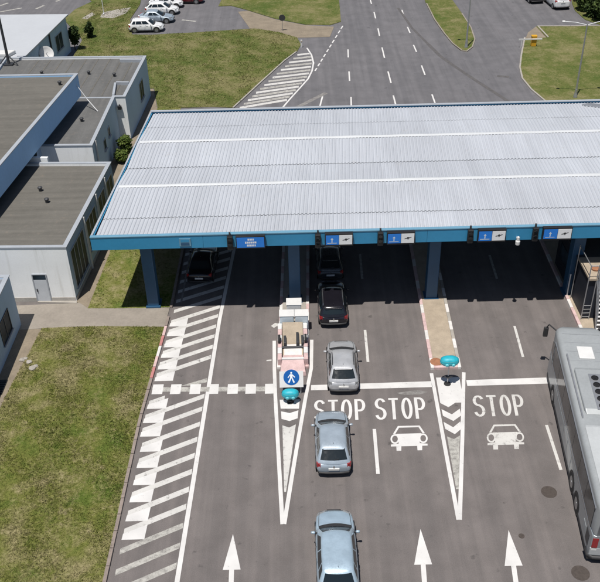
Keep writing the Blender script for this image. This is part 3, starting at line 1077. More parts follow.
def slab(name, poly, d0, d1, mat):
    n = len(poly)
    mb = MB()
    mb.add([lean(a, b, d0) for a, b in poly] + [lean(a, b, d1) for a, b in poly], [tuple(range(n)), tuple(range(n, 2 * n))] + [(i, (i + 1) % n, n + (i + 1) % n, n + i) for i in range(n)])
    return obj(name, mb, mat, ps)


slab('board', [(-.66, -.55), (.66, -.55), (.66, .36), (-.66, .36)], -.03, 0, 'white')
circ = [(math.cos(i * math.pi / 16) * .44, .02 + math.sin(i * math.pi / 16) * .44) for i in range(32)]
slab('disc', circ, .001, .016, 'ped_blue')
fig = MB()


def figpoly(poly):
    fig.add([lean(a, b + .02, .02) for a, b in poly], [tuple(range(len(poly)))])


figpoly([(math.cos(i * math.pi / 6) * .055, .25 + math.sin(i * math.pi / 6) * .055) for i in range(12)])
figpoly([(-.07, .18), (.06, .18), (.065, -.03), (-.065, -.03)])
figpoly([(-.07, .18), (-.06, .12), (-.17, -.04), (-.21, -.01)])
figpoly([(.05, .18), (.21, .02), (.18, -.03), (.06, .09)])
figpoly([(-.065, -.03), (.01, -.03), (-.11, -.31), (-.20, -.28)])
figpoly([(.0, -.03), (.065, -.03), (.19, -.28), (.11, -.32)])
obj('walking_figure', fig, 'sign_white', ps)
for s in (-.5, .5):
    obj('post', MB().tube([(-.6 + s, 36.42, 0), (-.6 + s, 36.70, .9)], .035, 8), 'metal_grey', ps)


# teal beacons
def beacon(label, x, y, h, hw):
    b = thing('island_beacon', label, 'beacon', (x, y, 0), 'teal island beacons')
    obj('pole', MB().tube([(x, y, .04), (x, y, h)], .032, 8), 'metal_grey', b)
    obj('base', MB().lathe([(.20, .0), (.19, .05), (.08, .09), (.06, .16)], 'Z', 16, (x, y, 0)), 'rubber', b)
    hd = MB()
    for (rx, zc) in ((.50, h - .02), (.58, h + .06), (.60, h + .18), (.57, h + .29), (.46, h + .39), (.26, h + .45), (.03, h + .465)):
        for k in range(28):
            a = 2 * math.pi * k / 28
            pinch = 1 - .10 * math.exp(-((math.cos(a)) / .28) ** 2)      # the slight waist between its two lobes
            hd.v.append((x + math.cos(a) * rx * hw, y + math.sin(a) * rx * .62 * hw * pinch, zc))
    for i in range(6):
        for k in range(28):
            hd.f.append((i * 28 + k, i * 28 + (k + 1) % 28, (i + 1) * 28 + (k + 1) % 28, (i + 1) * 28 + k))
    hd.f.append(tuple(range(28)))
    hd.f.append(tuple(range(6 * 28, 7 * 28)))
    hdo = obj('head', hd, 'teal', b, smooth=True)
    for zc, rr in ((h + .16, .606), (h + .30, .572)):
        bd = MB()
        for dz in (-.022, .022):
            for k in range(28):
                a = 2 * math.pi * k / 28
                pinch = 1 - .10 * math.exp(-((math.cos(a)) / .28) ** 2)
                bd.v.append((x + math.cos(a) * rr * hw, y + math.sin(a) * rr * .62 * hw * pinch, zc + dz))
        bd.f += [(k, (k + 1) % 28, 28 + (k + 1) % 28, 28 + k) for k in range(28)]
        obj('reflective_band', bd, 'teal_pale', hdo)
    obj('collar', MB().lathe([(.09, h - .16), (.11, h - .08), (.11, h - .055), (.04, h - .05)], 'Z', 12, (x, y, 0)), 'metal_dark', b)
    for s in (-1, 1):
        obj('lamp', MB().lathe([(.02, y - .40 * hw), (.08, y - .395 * hw), (.10, y - .35 * hw), (.10, y - .22 * hw)], 'Y', 12, (x + s * .2 * hw, 0, h + .10)), 'teal_pale', b, smooth=True)
    obj('shadow_plate', MB().prism([(x - .26, y - .02), (x, y - .16), (x + .26, y - .02), (x, y + .1)], h * .35, h * .35 + .03), 'metal_dark', b)  # flat dark diamond standing in for the shadow below the head
    return b


q = G(447.3, 384)
beacon('teal two-lobed beacon on a thin pole at the nose of the right island', q.x, q.y, 1.5, .88)
q = G(290, 402)
beacon('low teal beacon in front of the round pedestrian sign', q.x + .03, q.y, .42, .80)
# rust cover plate on the right island
q = G(436, 362, .15)
ru = tag(obj('cover_plate', MB().lathe([(.36, .151), (.34, .19), (.2, .22), (.05, .225)], 'Z', 20, (q.x, q.y, 0)), 'rust'), 'rust-brown domed cover beside the teal beacon on the right island', 'cover')

# ------------------------------------------------------------------ right-hand stair tower
st = thing('steel_stairs', 'white steel stairs with handrails climbing to a platform under the canopy, beside the coach', 'stairs', (18.4, 44, 0))
PZ = 3.15
sx0, sx1 = 17.80, 19.7
nst = 13
ys0, ys1 = 41.35, 42.44
for i in range(nst):
    z = PZ * (i + 1) / nst - .02
    y = ys0 + (ys1 - ys0) * i / nst
    obj('tread', MB().box(sx0 + .04, y, z - .05, sx1, y + .17, z), 'white', st)
for x in (sx0, sx1 + .05):
    obj('stringer', MB().add([(x - .03, ys0 - .1, 0), (x + .03, ys0 - .1, 0), (x + .03, ys1, PZ - .25), (x - .03, ys1, PZ - .25), (x - .03, ys0 - .1, .3), (x + .03, ys0 - .1, .3), (x + .03, ys1, PZ), (x - .03, ys1, PZ)],
                             [(0, 1, 2, 3), (4, 5, 6, 7), (0, 1, 5, 4), (1, 2, 6, 5), (2, 3, 7, 6), (3, 0, 4, 7)]), 'metal_grey', st)
    for hz in (.55, 1.0):
        obj('handrail', MB().tube([(x, ys0, hz + .2), (x, ys1, PZ + hz)], .03, 8), 'metal_grey', st)
    for i in range(6):
        y = ys0 + (ys1 - ys0) * i / 5
        z = PZ * i / 5
        obj('baluster', MB().tube([(x, y, z + .15), (x, y, z + 1.05)], .024, 6), 'metal_grey', st)
obj('platform', MB().box(17.30, 42.46, PZ - .12, 21.0, 44.9, PZ), 'cream', st)
obj('platform_drum', MB().lathe([(.24, PZ + .001), (.26, PZ + .1), (.18, PZ + .16), (.04, PZ + .17)], 'Z', 16, (17.95, 43.5, 0)), 'rust', st)
for x, y in ((17.36, 42.5), (17.36, 44.8), (17.84, 42.5)):
    obj('corner_post', MB().tube([(x - .09, y, .15), (x - .09, y, PZ + .95)], .035, 8), 'metal_grey', st)
obj('platform_rail', MB().tube([(17.27, 42.5, PZ + .9), (17.27, 44.8, PZ + .9)], .03, 6), 'metal_grey', st)
obj('platform_rail', MB().tube([(17.27, 42.5, PZ + .9), (17.75, 42.5, PZ + .9)], .03, 6), 'metal_grey', st)
for i in range(4):
    obj('rung', MB().tube([(17.27, 42.5, .35 + i * .28), (17.75, 42.5, .35 + i * .28)], .02, 6), 'metal_grey', st)
tb = thing('toll_booth', 'dark booth under the stair platform beside the coach', 'booth', (19, 46, 0))
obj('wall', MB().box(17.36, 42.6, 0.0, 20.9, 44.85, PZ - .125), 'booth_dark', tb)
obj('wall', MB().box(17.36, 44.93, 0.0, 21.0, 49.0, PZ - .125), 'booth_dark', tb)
obj('window', MB().box(17.335, 45.6, 1.1, 17.359, 48.4, 2.2), 'window_glass', tb)
obj('roof', MB().box(17.3, 44.95, PZ - .12, 21.05, 49.05, PZ - .02), 'metal_dark', tb)
pst = thing('marker_post', 'thin pale post standing on the edge of the rightmost island', 'post', (17.12, 45.1, .15))
obj('shaft', MB().tube([(17.12, 45.1, .15), (17.12, 45.1, 1.7)], .045, 8), 'white_metal', pst)
obj('cap', MB().lathe([(.06, 1.7), (.06, 1.76), (.02, 1.79)], 'Z', 10, (17.12, 45.1, 0)), 'white_metal', pst)


# ------------------------------------------------------------------ buildings
def wallpart(b, name, P0, P1, s0, s1, z0, z1, d0, d1, mat, par=None, bevel=0):
    """box on the wall P0->P1 (outside is right of that direction), s metres along, d proud of it"""
    a, c = Vector((P0[0], P0[1], 0)), Vector((P1[0], P1[1], 0))
    u = (c - a).normalized()
    n = Vector((u.y, -u.x, 0))
    pts = [a + u * s0 + n * d0, a + u * s1 + n * d0, a + u * s1 + n * d1, a + u * s0 + n * d1]
    return obj(name, MB().prism([(p.x, p.y) for p in pts], z0, z1), mat, par or b, bevel=bevel)


def window(b, P0, P1, s0, s1, z0, z1, n=1, frame='frame_white', sill=True):
    w_ = wallpart(b, 'window', P0, P1, s0, s1, z0, z1, .002, .02, 'window_glass')
    fw = .06
    for (a, c, e, f) in ((s0 - fw, s0, z0 - fw, z1 + fw), (s1, s1 + fw, z0 - fw, z1 + fw), (s0, s1, z1, z1 + fw), (s0, s1, z0 - fw, z0)):
        wallpart(b, 'frame', P0, P1, a, c, e, f, .002, .05, frame, w_)
    for i in range(1, n):
        s = s0 + (s1 - s0) * i / n
        wallpart(b, 'frame', P0, P1, s - .03, s + .03, z0, z1, .021, .045, frame, w_)
    if sill:
        wallpart(b, 'sill', P0, P1, s0 - .12, s1 + .12, z0 - fw - .05, z0 - fw - .002, .002, .13, 'coping', w_)
    return w_


def building(label, pts, h, walls, roofmat, z0=0.0, par_h=.22, par_w=.22, cop='coping', z_wall=0.0):
    """pts: plan polygon, counter-clockwise; walls: material for each side"""
    n = len(pts)
    c = (sum(p[0] for p in pts) / n, sum(p[1] for p in pts) / n)
    b = thing('building', label, 'building', (c[0], c[1], z_wall))
    T = .25
    inner = []
    for i in range(n):
        p0, p1, p2 = Vector(pts[i - 1][:2]), Vector(pts[i][:2]), Vector(pts[(i + 1) % n][:2])
        u1, u2 = (p1 - p0).normalized(), (p2 - p1).normalized()
        n1, n2 = Vector((-u1.y, u1.x)), Vector((-u2.y, u2.x))
        k = (n1 + n2) / (1 + n1.dot(n2))
        inner.append((p1 + k * T, p1 + k * par_w, p1 - k * .04))
    for i in range(n):
        j = (i + 1) % n
        p0, p1 = pts[i], pts[j]
        obj('wall', MB().prism([p0[:2], p1[:2], tuple(inner[j][0]), tuple(inner[i][0])], z_wall, h), walls[i], b)
        obj('coping', MB().prism([tuple(inner[i][2]), tuple(inner[j][2]), tuple(inner[j][1] + (inner[j][0] - Vector(p1[:2])) * .1), tuple(inner[i][1] + (inner[i][0] - Vector(p0[:2])) * .1)], h + .001, h + .07), cop, b)
    obj('roof', MB().prism([tuple(q[0]) for q in inner], h - par_h - .1, h - par_h), roofmat, b)
    return b


def vent(b, x, y, z):
    obj('roof_vent', MB().lathe([(.12, z - .05), (.12, z + .22), (.17, z + .23), (.17, z + .30), (.05, z + .36)], 'Z', 12, (x, y, 0)), 'metal_dark', b)


# A: white low building in front
hA = 4.1
fA = (-14.55, 46.0)
bA = (-13.74, 57.95)
A = building('low white building with flat grey roof beside the canopy', [(-27, 46.4), fA, bA, (-27, 58.6)], hA, ['wall_white', 'wall_shaded', 'wall_white', 'wall_shaded'], 'bitumen', par_h=.14)
F0, F1 = (-27, 46.4), fA
LA = math.hypot(12.45, .4)
dx = G(34.5, 299.5)
sd = dx.x + 27 + .35
dr = wallpart(A, 'door', F0, F1, sd, sd + .82, .10, 1.72, .002, .04, 'door_grey')
wallpart(A, 'handle', F0, F1, sd + .08, sd + .14, .85, 1.05, .041, .10, 'metal_dark', dr)
wallpart(A, 'transom', F0, F1, sd, sd + .82, 1.74, 2.10, .002, .035, 'window_glass', dr)
for a, c, e, f in ((sd - .07, sd - .002, .1, 2.16), (sd + .822, sd + .89, .1, 2.16), (sd, sd + .82, 2.105, 2.165)):
    wallpart(A, 'frame', F0, F1, a, c, e, f, .002, .06, 'coping', dr)
window(A, F0, F1, sd - 4.1, sd - 2.25, 1.5, 3.0, 4, 'metal_dark')
for i in range(6):
    wallpart(A, 'grille_bar', F0, F1, sd - 4.1, sd - 2.25, 1.62 + i * .24, 1.66 + i * .24, .05, .075, 'metal_dark')
wallpart(A, 'plinth', F0, F1, .5, LA - .05, .0, .35, .002, .03, 'plinth')
S0, S1 = fA, bA
for s0, s1, nn in ((.55, 3.4, 4), (4.3, 6.6, 3), (7.6, 9.2, 2), (10.0, 11.5, 2)):
    window(A, S0, S1, s0, s1, 1.25 if s0 > 1 else .75, 3.45, nn, 'frame_white' if s0 > 1 else 'coping')
for s in (3.9, 7.1, 9.6):
    wallpart(A, 'downpipe', S0, S1, s - .05, s + .05, .05, hA - .02, .03, .13, 'white')
wallpart(A, 'plinth', S0, S1, .05, 11.9, .0, .3, .002, .03, 'plinth')
for q in ((40.6, 191), (47.2, 202.5)):
    v = G(*q, hA - .14)
    vent(A, v.x, v.y, hA - .14)
obj('roof_edge_strip', MB().prism([(-26.6, 46.72), (-15.0, 46.36), (-15.0, 46.5), (-26.6, 46.86)], hA - .139, hA - .10), 'metal_grey', A)

# B: rear low building with two steps along its right side
hB = 4.0
b1, b2 = (-15.75, 61.2), (-15.62, 71.05)
Bpts = [(-27.5, 61.6), b1, b2, (-14.64, 71.02), (-14.42, 75.6), (-14.36, 76.3), (-14.18, 81.5), (-16.1, 82.0), (-28.5, 81.6)]
Bpts = [(-27.5, 61.6), b1, b2, (-14.70, 71.02), (-14.50, 75.9), (-14.44, 76.2), (-14.22, 81.3), (-16.4, 81.9), (-28.0, 81.6)]
Bpts = [(-27.5, 61.6), b1, b2, (-14.70, 71.02), (-14.26, 81.3), (-28.0, 81.8)]
B = building('rear low building with grey felt roof and stepped side wing', Bpts, hB, ['wall_white', 'wall_shaded', 'wall_white', 'wall_shaded', 'wall_white', 'wall_shaded'], 'bitumen_cool', par_h=.12)
window(B, b1, b2, 3.6, 4.3, 1.9, 2.7, 1, 'coping')
window(B, b1, b2, 5.6, 6.2, 2.2, 2.9, 1, 'coping')
wallpart(B, 'downpipe', b1, b2, .9, 1.0, .05, hB - .02, .03, .13, 'white')
r1, r2 = (-14.70, 71.02), (-14.26, 81.3)
window(B, r1, r2, 5.7, 7.3, 1.3, 2.9, 2, 'coping')
# parapet walls that split the wing into its steps
for (x0, y0, x1, y1) in ((-16.0, 74.2, -14.85, 74.1), (-16.6, 80.1, -14.55, 79.95)):
    obj('parapet', MB().prism([(x0, y0), (x1, y1), (x1, y1 + .22), (x0, y0 + .22)], hB - .119, hB + .16), 'coping', B)
obj('parapet', MB().prism([(-15.86, 71.3), (-15.66, 71.3), (-15.96, 74.19), (-16.16, 74.19)], hB - .119, hB + .14), 'coping', B)
obj('roof_joint', MB().prism([(-23.0, 71.35), (-15.9, 71.1), (-15.9, 71.3), (-23.0, 71.55)], hB - .119, hB - .06), 'coping', B)
bl = GY(119.6, 107.6, 70.9)
wl = thing('wall_lamp', 'small black lamp high on the white wall of the side wing', 'lamp', (bl.x, 70.95, bl.z))
obj('box', MB().box(bl.x - .16, 70.78, bl.z - .16, bl.x + .16, 71.0, bl.z + .16), 'black', wl, bevel=.02)
obj('bracket', MB().box(bl.x - .05, 70.90, bl.z + .161, bl.x + .05, 71.01, bl.z + .26), 'metal_dark', wl)
for q in ((82, 121.5), (89, 74.5), (114.5, 76.5), (42, 74.5)):
    v = G(*q, hB - .12)
    vent(B, v.x, v.y, hB - .12)
for i in range(9):      # felt laps
    x = -25 + i * 1.15
    obj('felt_lap', MB().prism([(x, 71.7), (x + .1, 71.7), (x + .45, 81.2), (x + .35, 81.2)], hB - .119, hB - .104), 'bitumen', B)

# T: taller block
T0, T1 = (-20.3, 49.4), (-18.12, 69.75)
hT = 6.6
Tb = building('taller block with blue-grey fascia and wide flat roof at the left edge', [(-32, 50.2), T0, T1, (-32, 70.0)], hT, ['fascia_wall'] * 4, 'bitumen', par_h=.10, z_wall=4.75)
# recessed lower storey
iT0, iT1 = (-21.0, 50.0), (-18.95, 69.2)
obj('lower_wall', MB().prism([(-31.5, 50.6), iT0, iT1, (-31.5, 69.5)], 0, 4.749), 'wall_shaded', Tb)
for s in (.8, 4.2, 7.6):
    window(Tb, iT0, iT1, s, s + 2.8, 3.75 if s < 11 else 4.15, 4.55, 3, 'metal_dark', sill=False)
wallpart(Tb, 'link_wall', iT0, iT1, 8.6, 8.85, 0, 4.4, .002, 1.6, 'wall_white')
vv = G(60, 85, hT - .1)
vent(Tb, vv.x, vv.y, hT - .1)
cbl = tag(obj('roof_cable', MB().tube([tuple(G(75, 83, 6.1)), tuple(G(87, 99, 4.8)), tuple(G(98, 111.5, 3.93))], .035, 6), 'white_metal'), 'thin pale cable running down from the taller block onto the low roof', 'cable')

# LL: small building at the left edge
LLp = [(-17.55, 43.57), (-24, 43.9), (-24, 24), (-17.5, 30)]
LLp = [(-24, 28.0), (-17.58, 28.0), (-17.55, 43.57), (-24, 43.8)]
LB = building('small building at the left edge, walls tinted blue-grey for shade, with one dark window', LLp, 3.69, ['wall_white', 'wall_shaded', 'wall_shaded', 'wall_shaded'], 'metal_grey', par_h=.05)
window(LB, (-17.58, 28.0), (-17.55, 43.57), 12.3, 14.0, .95, 2.35, 2, 'metal_dark')
window(LB, (-17.58, 28.0), (-17.55, 43.57), 8.2, 10.2, .95, 2.35, 2, 'metal_dark')
bh = thing('boot_scraper_grate', 'dark grate lying by the wall of the small building', 'grate', (-17.15, 37.6, .05))
obj('frame', MB().box(-17.45, 36.9, .05, -16.95, 38.2, .07), 'black', bh)
for i in range(6):
    obj('bar', MB().box(-17.42, 37.0 + i * .2, .0705, -16.98, 37.06 + i * .2, .10), 'metal_dark', bh)
# rubble beside the soil path
for i, (sx_, sy_, s, wh) in enumerate(((22.5, 361, .20, 'leftmost of the five'), (26, 359.5, .16, 'second from the left of the five'), (29.5, 363, .24, 'middle one of the five'), (32.5, 369.5, .26, 'second from the right of the five'), (36, 367, .19, 'rightmost of the five'))):
    q = G(sx_, sy_)
    ob = MB()
    bm = bmesh.new()
    bmesh.ops.create_icosphere(bm, subdivisions=1, radius=s)
    for v in bm.verts:
        v.co *= rnd.uniform(.75, 1.15)
        v.co.z *= .5
    ob.add([(v.co.x + q.x, v.co.y + q.y, v.co.z + .09) for v in bm.verts], [tuple(v.index for v in f.verts) for f in bm.faces])
    bm.free()
    tag(obj('rubble_stone', ob, 'concrete_light'), 'pale broken stone by the soil path, ' + wh, 'stone', 'pale stones at the lawn corner')

# W: white roofed building at the top left
hW = 4.0
w0, w1 = (-26.4, 82.2), (-25.0, 95.2)
Wb = thing('building', 'building with walls tinted blue-grey for shade and a bright white sloping roof at the top left', 'building', (-32, 89, 0))
wp = [(-45, 82.8), w0, w1, (-45, 96.5)]
for i, mt in enumerate(('wall_white', 'wall_shaded', 'wall_shaded', 'wall_shaded')):
    a, c = Vector(wp[i]), Vector(wp[(i + 1) % 4])
    u = (c - a).normalized()
    nn = Vector((-u.y, u.x)) * .25
    obj('wall', MB().prism([tuple(a), tuple(c), tuple(c + nn), tuple(a + nn)], 0, hW - .14), mt, Wb)
obj('roof', MB().add([(-46, 81.9, hW - .12), (-26.15, 81.7, hW - .12), (-24.75, 95.6, hW - .12), (-46, 96.8, hW - .12), (-46, 81.9, hW + .03), (-26.15, 81.7, hW + .03), (-24.75, 95.6, hW + .03), (-46, 96.8, hW + .03)],
                     [(0, 1, 2, 3), (4, 5, 6, 7), (0, 1, 5, 4), (1, 2, 6, 5), (2, 3, 7, 6), (3, 0, 4, 7)]), 'roof_white', Wb, bevel=.02)
window(Wb, w0, w1, 9.0, 11.0, 1.3, 2.9, 2, 'coping')
window(Wb, w0, w1, 4.0, 6.0, 1.3, 2.9, 2, 'coping')
window(Wb, w0, w1, 1.2, 2.6, 1.3, 2.9, 2, 'coping')
wallpart(Wb, 'downpipe', w0, w1, 7.3, 7.42, .05, hW - .15, .03, .15, 'metal_dark')
dsh = thing('satellite_dish', 'white satellite dish on the side wall of the white-roofed building', 'dish', (-25.6, 87.2, 2.6))
cd = Vector((-25.35, 86.6, 2.7))
obj('arm', MB().tube([(-25.9, 87.0, 2.5), (-25.6, 86.8, 2.6), tuple(cd)], .05, 8), 'metal_grey', dsh)
dm = MB()
nrm = Vector((.45, -.75, .5)).normalized()
a_ = nrm.orthogonal().normalized()
b_ = nrm.cross(a_)
ringv = []
for r, h in ((.02, 0), (.3, .03), (.55, .11), (.72, .2), (.74, .2)):
    for k in range(20):
        an = 2 * math.pi * k / 20
        ringv.append(tuple(cd + nrm * h + (a_ * math.cos(an) + b_ * math.sin(an)) * r))
dm.add(ringv, [(i * 20 + k, i * 20 + (k + 1) % 20, (i + 1) * 20 + (k + 1) % 20, (i + 1) * 20 + k) for i in range(4) for k in range(20)] + [tuple(range(20))])
obj('bowl', dm, 'white', dsh, smooth=True)
obj('feed', MB().tube([tuple(cd + nrm * .02), tuple(cd + nrm * .6)], .03, 6), 'metal_grey', dsh)
# porch roof and mast in front of it
pr_ = thing('porch', 'small white porch roof at the foot of the tall mast', 'porch', (-29.5, 82.4, 0))
obj('roof', MB().prism([(-31.5, 81.9), (-27.6, 81.9), (-27.2, 83.0), (-31.5, 83.0)], 4.05, 4.4), 'white', pr_, bevel=.08)
for x in (-31.2, -28.0):
    obj('post', MB().box(x, 82.0, 0, x + .15, 82.15, 4.05), 'white', pr_)
ms = thing('mast', 'tall dark mast standing behind the flat roofs at the top left', 'mast', (-27.5, 81.6, 4))
mb_ = G(9, 64, 4.0)
ms.location = (mb_.x, mb_.y, 3.88)
obj('shaft', MB().tube([(mb_.x, mb_.y, 3.88), (mb_.x, mb_.y, 11.5)], .14, 10, .10), 'metal_dark', ms)
obj('foot', MB().box(mb_.x - .4, mb_.y - .3, 3.88, mb_.x + .4, mb_.y + .3, 4.05), 'metal_dark', ms)
for s in (-1, 1):
    obj('brace', MB().tube([(mb_.x + s * .9, mb_.y - .2, 3.95), (mb_.x, mb_.y, 4.9)], .06, 6), 'metal_dark', ms)
obj('crossarm', MB().box(mb_.x - .8, mb_.y - .06, 11.2, mb_.x + .8, mb_.y + .06, 11.3), 'metal_dark', ms)


# ------------------------------------------------------------------ cars
def ringpts(y0, y1, hw, z, bow, crown=0.0, cut=.10):
    """rounded plan ring: front 7, right side 9, rear 7, left side 9 points"""
    P = []
    for i in range(7):                                # front, left to right
        s = -1 + 2 * i / 6
        P.append((s * hw * (1 - cut), y1 - bow * s * s, z - crown * s * s))
    for i in range(9):
        f = i / 8
        yy = (y1 - bow - .10) + ((y0 + bow * .6 + .08) - (y1 - bow - .10)) * f
        bulge = 1 - .035 * (2 * f - 1) ** 2
        P.append((hw * bulge, yy, z - crown))
    for i in range(7):
        s = 1 - 2 * i / 6
        P.append((s * hw * (1 - cut), y0 + bow * .6 * s * s, z - crown * s * s))
    for i in range(9):
        f = i / 8
        yy = (y0 + bow * .6 + .08) + ((y1 - bow - .10) - (y0 + bow * .6 + .08)) * f
        bulge = 1 - .035 * (2 * f - 1) ** 2
        P.append((-hw * bulge, yy, z - crown))
    return P


def car(name, label, cat, x, y, rz, paint, L=4.2, W=1.76, H=1.47, kind='hatch', rails=False, group=None, plate=True, pale_tail=False):
    c = thing(name, label, cat, (0, 0, 0), group)
    h = W / 2
    belt = H * .62
    if kind == 'suv':
        belt = H * .61
    def fy(f):
        return -L / 2 + f * L
    # lower body: (f, halfwidth, bottom, shoulder, top)
    B_ = belt
    st = [(.0, .80, .40, B_ - .26, B_ - .22), (.008, .87, .33, B_ - .16, B_ - .12), (.03, .93, .27, B_ - .05, B_ - .01), (.07, .965, .24, B_ - .02, B_ + .02), (.15, .99, .22, B_, B_ + .03),
          (.30, 1.0, .20, B_, B_ + .03), (.5, 1.0, .20, B_ - .01, B_ + .03), (.64, .995, .20, B_ - .03, B_ + .03), (.72, .985, .20, B_ - .07, B_ + .02), (.82, .97, .22, B_ - .13, B_ - .05),
          (.90, .94, .23, B_ - .19, B_ - .12), (.95, .88, .24, B_ - .26, B_ - .19), (.98, .79, .27, B_ - .34, B_ - .27), (.995, .70, .33, B_ - .43, B_ - .38), (1.0, .60, .40, B_ - .48, B_ - .46)]
    if kind == 'sedan':
        st[0] = (.0, .78, .40, B_ - .22, B_ - .18)
        st[1] = (.008, .86, .33, B_ - .12, B_ - .06)
        st[2] = (.03, .92, .27, B_ - .03, B_ + .03)
        st[3] = (.07, .96, .24, B_ - .01, B_ + .05)
        st[4] = (.15, .99, .22, B_, B_ + .06)
    mb = MB()
    n = 0
    for f, wv, zb, zs, zt in st:
        hw = h * wv
        half = [(0, zb), (hw * .80, zb), (hw * .95, zb + .07), (hw * .99, zb + .17), (hw, zb + (zs - zb) * .5), (hw * .985, zs - .10), (hw * .95, zs - .02), (hw * .86, zs + (zt - zs) * .35), (hw * .5, zs + (zt - zs) * .85), (0, zt)]
        ring = half + [(-a, b) for a, b in half[-2:0:-1]]
        n = len(ring)
        for a, b in ring:
            mb.v.append((a, fy(f) + (0 if f < .9 else -abs(a) / h * .05), b))
    for i in range(len(st) - 1):
        for k in range(n):
            k2 = (k + 1) % n
            mb.f.append((i * n + k, i * n + k2, (i + 1) * n + k2, (i + 1) * n + k))
    mb.f.append(tuple(range(n)))
    mb.f.append(tuple(range((len(st) - 1) * n, len(st) * n)))
    body = obj('body', mb, paint, c, smooth=True, subsurf=1, local=True)
    # shut lines of bonnet, doors and tailgate
    def bp(f, j):
        for (f0, *a), (f1, *b) in zip(st, st[1:]):
            if f0 <= f <= f1:
                k = (f - f0) / (f1 - f0)
                wv, zb, zs, zt = [p + (q - p) * k for p, q in zip(a, b)]
                break
        hw = h * wv
        sec = [(0, zb), (hw * .80, zb), (hw * .95, zb + .07), (hw * .99, zb + .17), (hw, zb + (zs - zb) * .5), (hw * .985, zs - .10), (hw * .95, zs - .02), (hw * .86, zs + (zt - zs) * .35), (hw * .5, zs + (zt - zs) * .85), (0, zt)]
        i0 = min(int(j), 8)
        p, q = sec[i0], sec[i0 + 1]
        return (p[0] + (q[0] - p[0]) * (j - i0), fy(f), p[1] + (q[1] - p[1]) * (j - i0))
    mir = lambda p: (-p[0], p[1], p[2])
    ln_ = [bp(f, 7.1) for f in (.74, .80, .86, .91, .945)]
    fr_ = [bp(.952, j) for j in (7.6, 8.3, 9.0)]
    bon = ln_ + fr_ + [mir(p) for p in fr_[::-1]][1:] + [mir(p) for p in ln_[::-1]]
    obj('bonnet_seam', MB().tube(bon, .011, 5), 'trim_black', c, local=True)
    for f in (.29, .465, .655):
        dl = [bp(f + .012 * (j - 3), j) for j in (2.6, 3.4, 4.2, 5, 5.8, 6.2)]
        obj('door_seam', MB().tube(dl, .009, 5), 'trim_black', c, local=True)
        obj('door_seam', MB().tube([mir(p) for p in dl], .009, 5), 'trim_black', c, local=True)
    # cabin rings
    if kind == 'sedan':
        ys = [(.10, .735), (.135, .70), (.245, .555), (.275, .52), (.33, .46)]
    elif kind in ('hatch', 'wagon'):
        ys = [(.015, .745), (.028, .715), (.15, .575), (.185, .54), (.24, .48)] if kind == 'hatch' else [(.015, .745), (.028, .715), (.105, .595), (.135, .56), (.19, .50)]
    else:
        ys = [(.012, .75), (.022, .72), (.06, .59), (.085, .555), (.15, .49)]
    hwv = [.955, .925, .735, .66, .50]
    zz = [belt - .05, belt + .055, H - .105, H - .035, H]
    rings = [ringpts(fy(a), fy(b), h * w_, z, .13 if i < 4 else .09, .015 if i > 2 else 0) for i, ((a, b), w_, z) in enumerate(zip(ys, hwv, zz))]
    mb = MB()
    for rg in rings:
        mb.v += rg
    n = 32
    for i in range(4):
        for k in range(n):
            k2 = (k + 1) % n
            mb.f.append((i * n + k, i * n + k2, (i + 1) * n + k2, (i + 1) * n + k))
    # roof skin across the last ring
    top = [4 * n + k for k in range(n)]
    fr = top[0:7]
    re = top[16:23][::-1]
    rs = top[7:16]
    ls = top[23:32][::-1]
    # stitch rows: front row to rear row through side points
    rows = [fr]
    for j in range(9):
        a, b = Vector(mb.v[ls[j]]), Vector(mb.v[rs[j]])
        row = [ls[j]]
        for q in range(1, 6):
            s = q / 6
            p_ = a.lerp(b, s)
            p_.z += .022 * (1 - (2 * s - 1) ** 2)
            mb.v.append(tuple(p_))
            row.append(len(mb.v) - 1)
        row.append(rs[j])
        rows.append(row)
    rows.append(re)
    for ra, rb in zip(rows, rows[1:]):
        for q in range(6):
            mb.f.append((ra[q], ra[q + 1], rb[q + 1], rb[q]))
    obj('cabin', mb, paint, c, smooth=True, local=True)

    def pane(name, idx, v0, v1, off=.010, mat='glass', trim=0.0):
        """idx may be fractional ring indices; lies on the cabin between belt and roof"""
        mbp = MB()
        def rp(ring, f):
            k = int(math.floor(f)) % 32
            k2 = (k + 1) % 32
            return Vector(ring[k]).lerp(Vector(ring[k2]), f - math.floor(f))
        m_ = 4
        for j in range(m_ + 1):
            v = v0 + (v1 - v0) * j / m_
            for f in idx:
                a, b = rp(rings[1], f), rp(rings[2], f)
                p_ = a.lerp(b, v)
                nrm = Vector((p_.x, 0, 0)).normalized() if 7 <= f % 32 <= 15 or f % 32 >= 23 else Vector((0, 1 if f < 7 else -1, 0))
                nrm = (nrm + Vector((0, 0, .55))).normalized()
                mbp.v.append(tuple(p_ + nrm * off))
        q = len(idx)
        for j in range(m_):
            for k in range(q - 1):
                mbp.f.append((j * q + k, j * q + k + 1, (j + 1) * q + k + 1, (j + 1) * q + k))
        return obj(name, mbp, mat, c, smooth=True, local=True)
    pane('windscreen', [.12, 1, 2, 3, 4, 5, 5.88], .02, .96)
    pane('rear_window', [16.25, 17, 18, 19, 20, 21, 21.75], .13 if kind != 'sedan' else .04, .95)
    spl = [(7.6, 10.2), (10.45, 13.0)] + ([(13.3, 14.6)] if kind in ('wagon', 'suv', 'hatch') else [])
    for a, b in spl:
        e = [a + (b - a) * i / 4 for i in range(5)]
        pane('side_window', e, .10, .92)
        pane('side_window', [38 - q for q in e][::-1], .10, .92)
    # cowl with wiper arms
    obj('wiper', MB().tube([(-.45 * h, fy(.715), belt + .045), (.05 * h, fy(.695), belt + .09), (.45 * h, fy(.685), belt + .10)], .014, 5), 'trim_black', c, local=True)
    cw = MB()
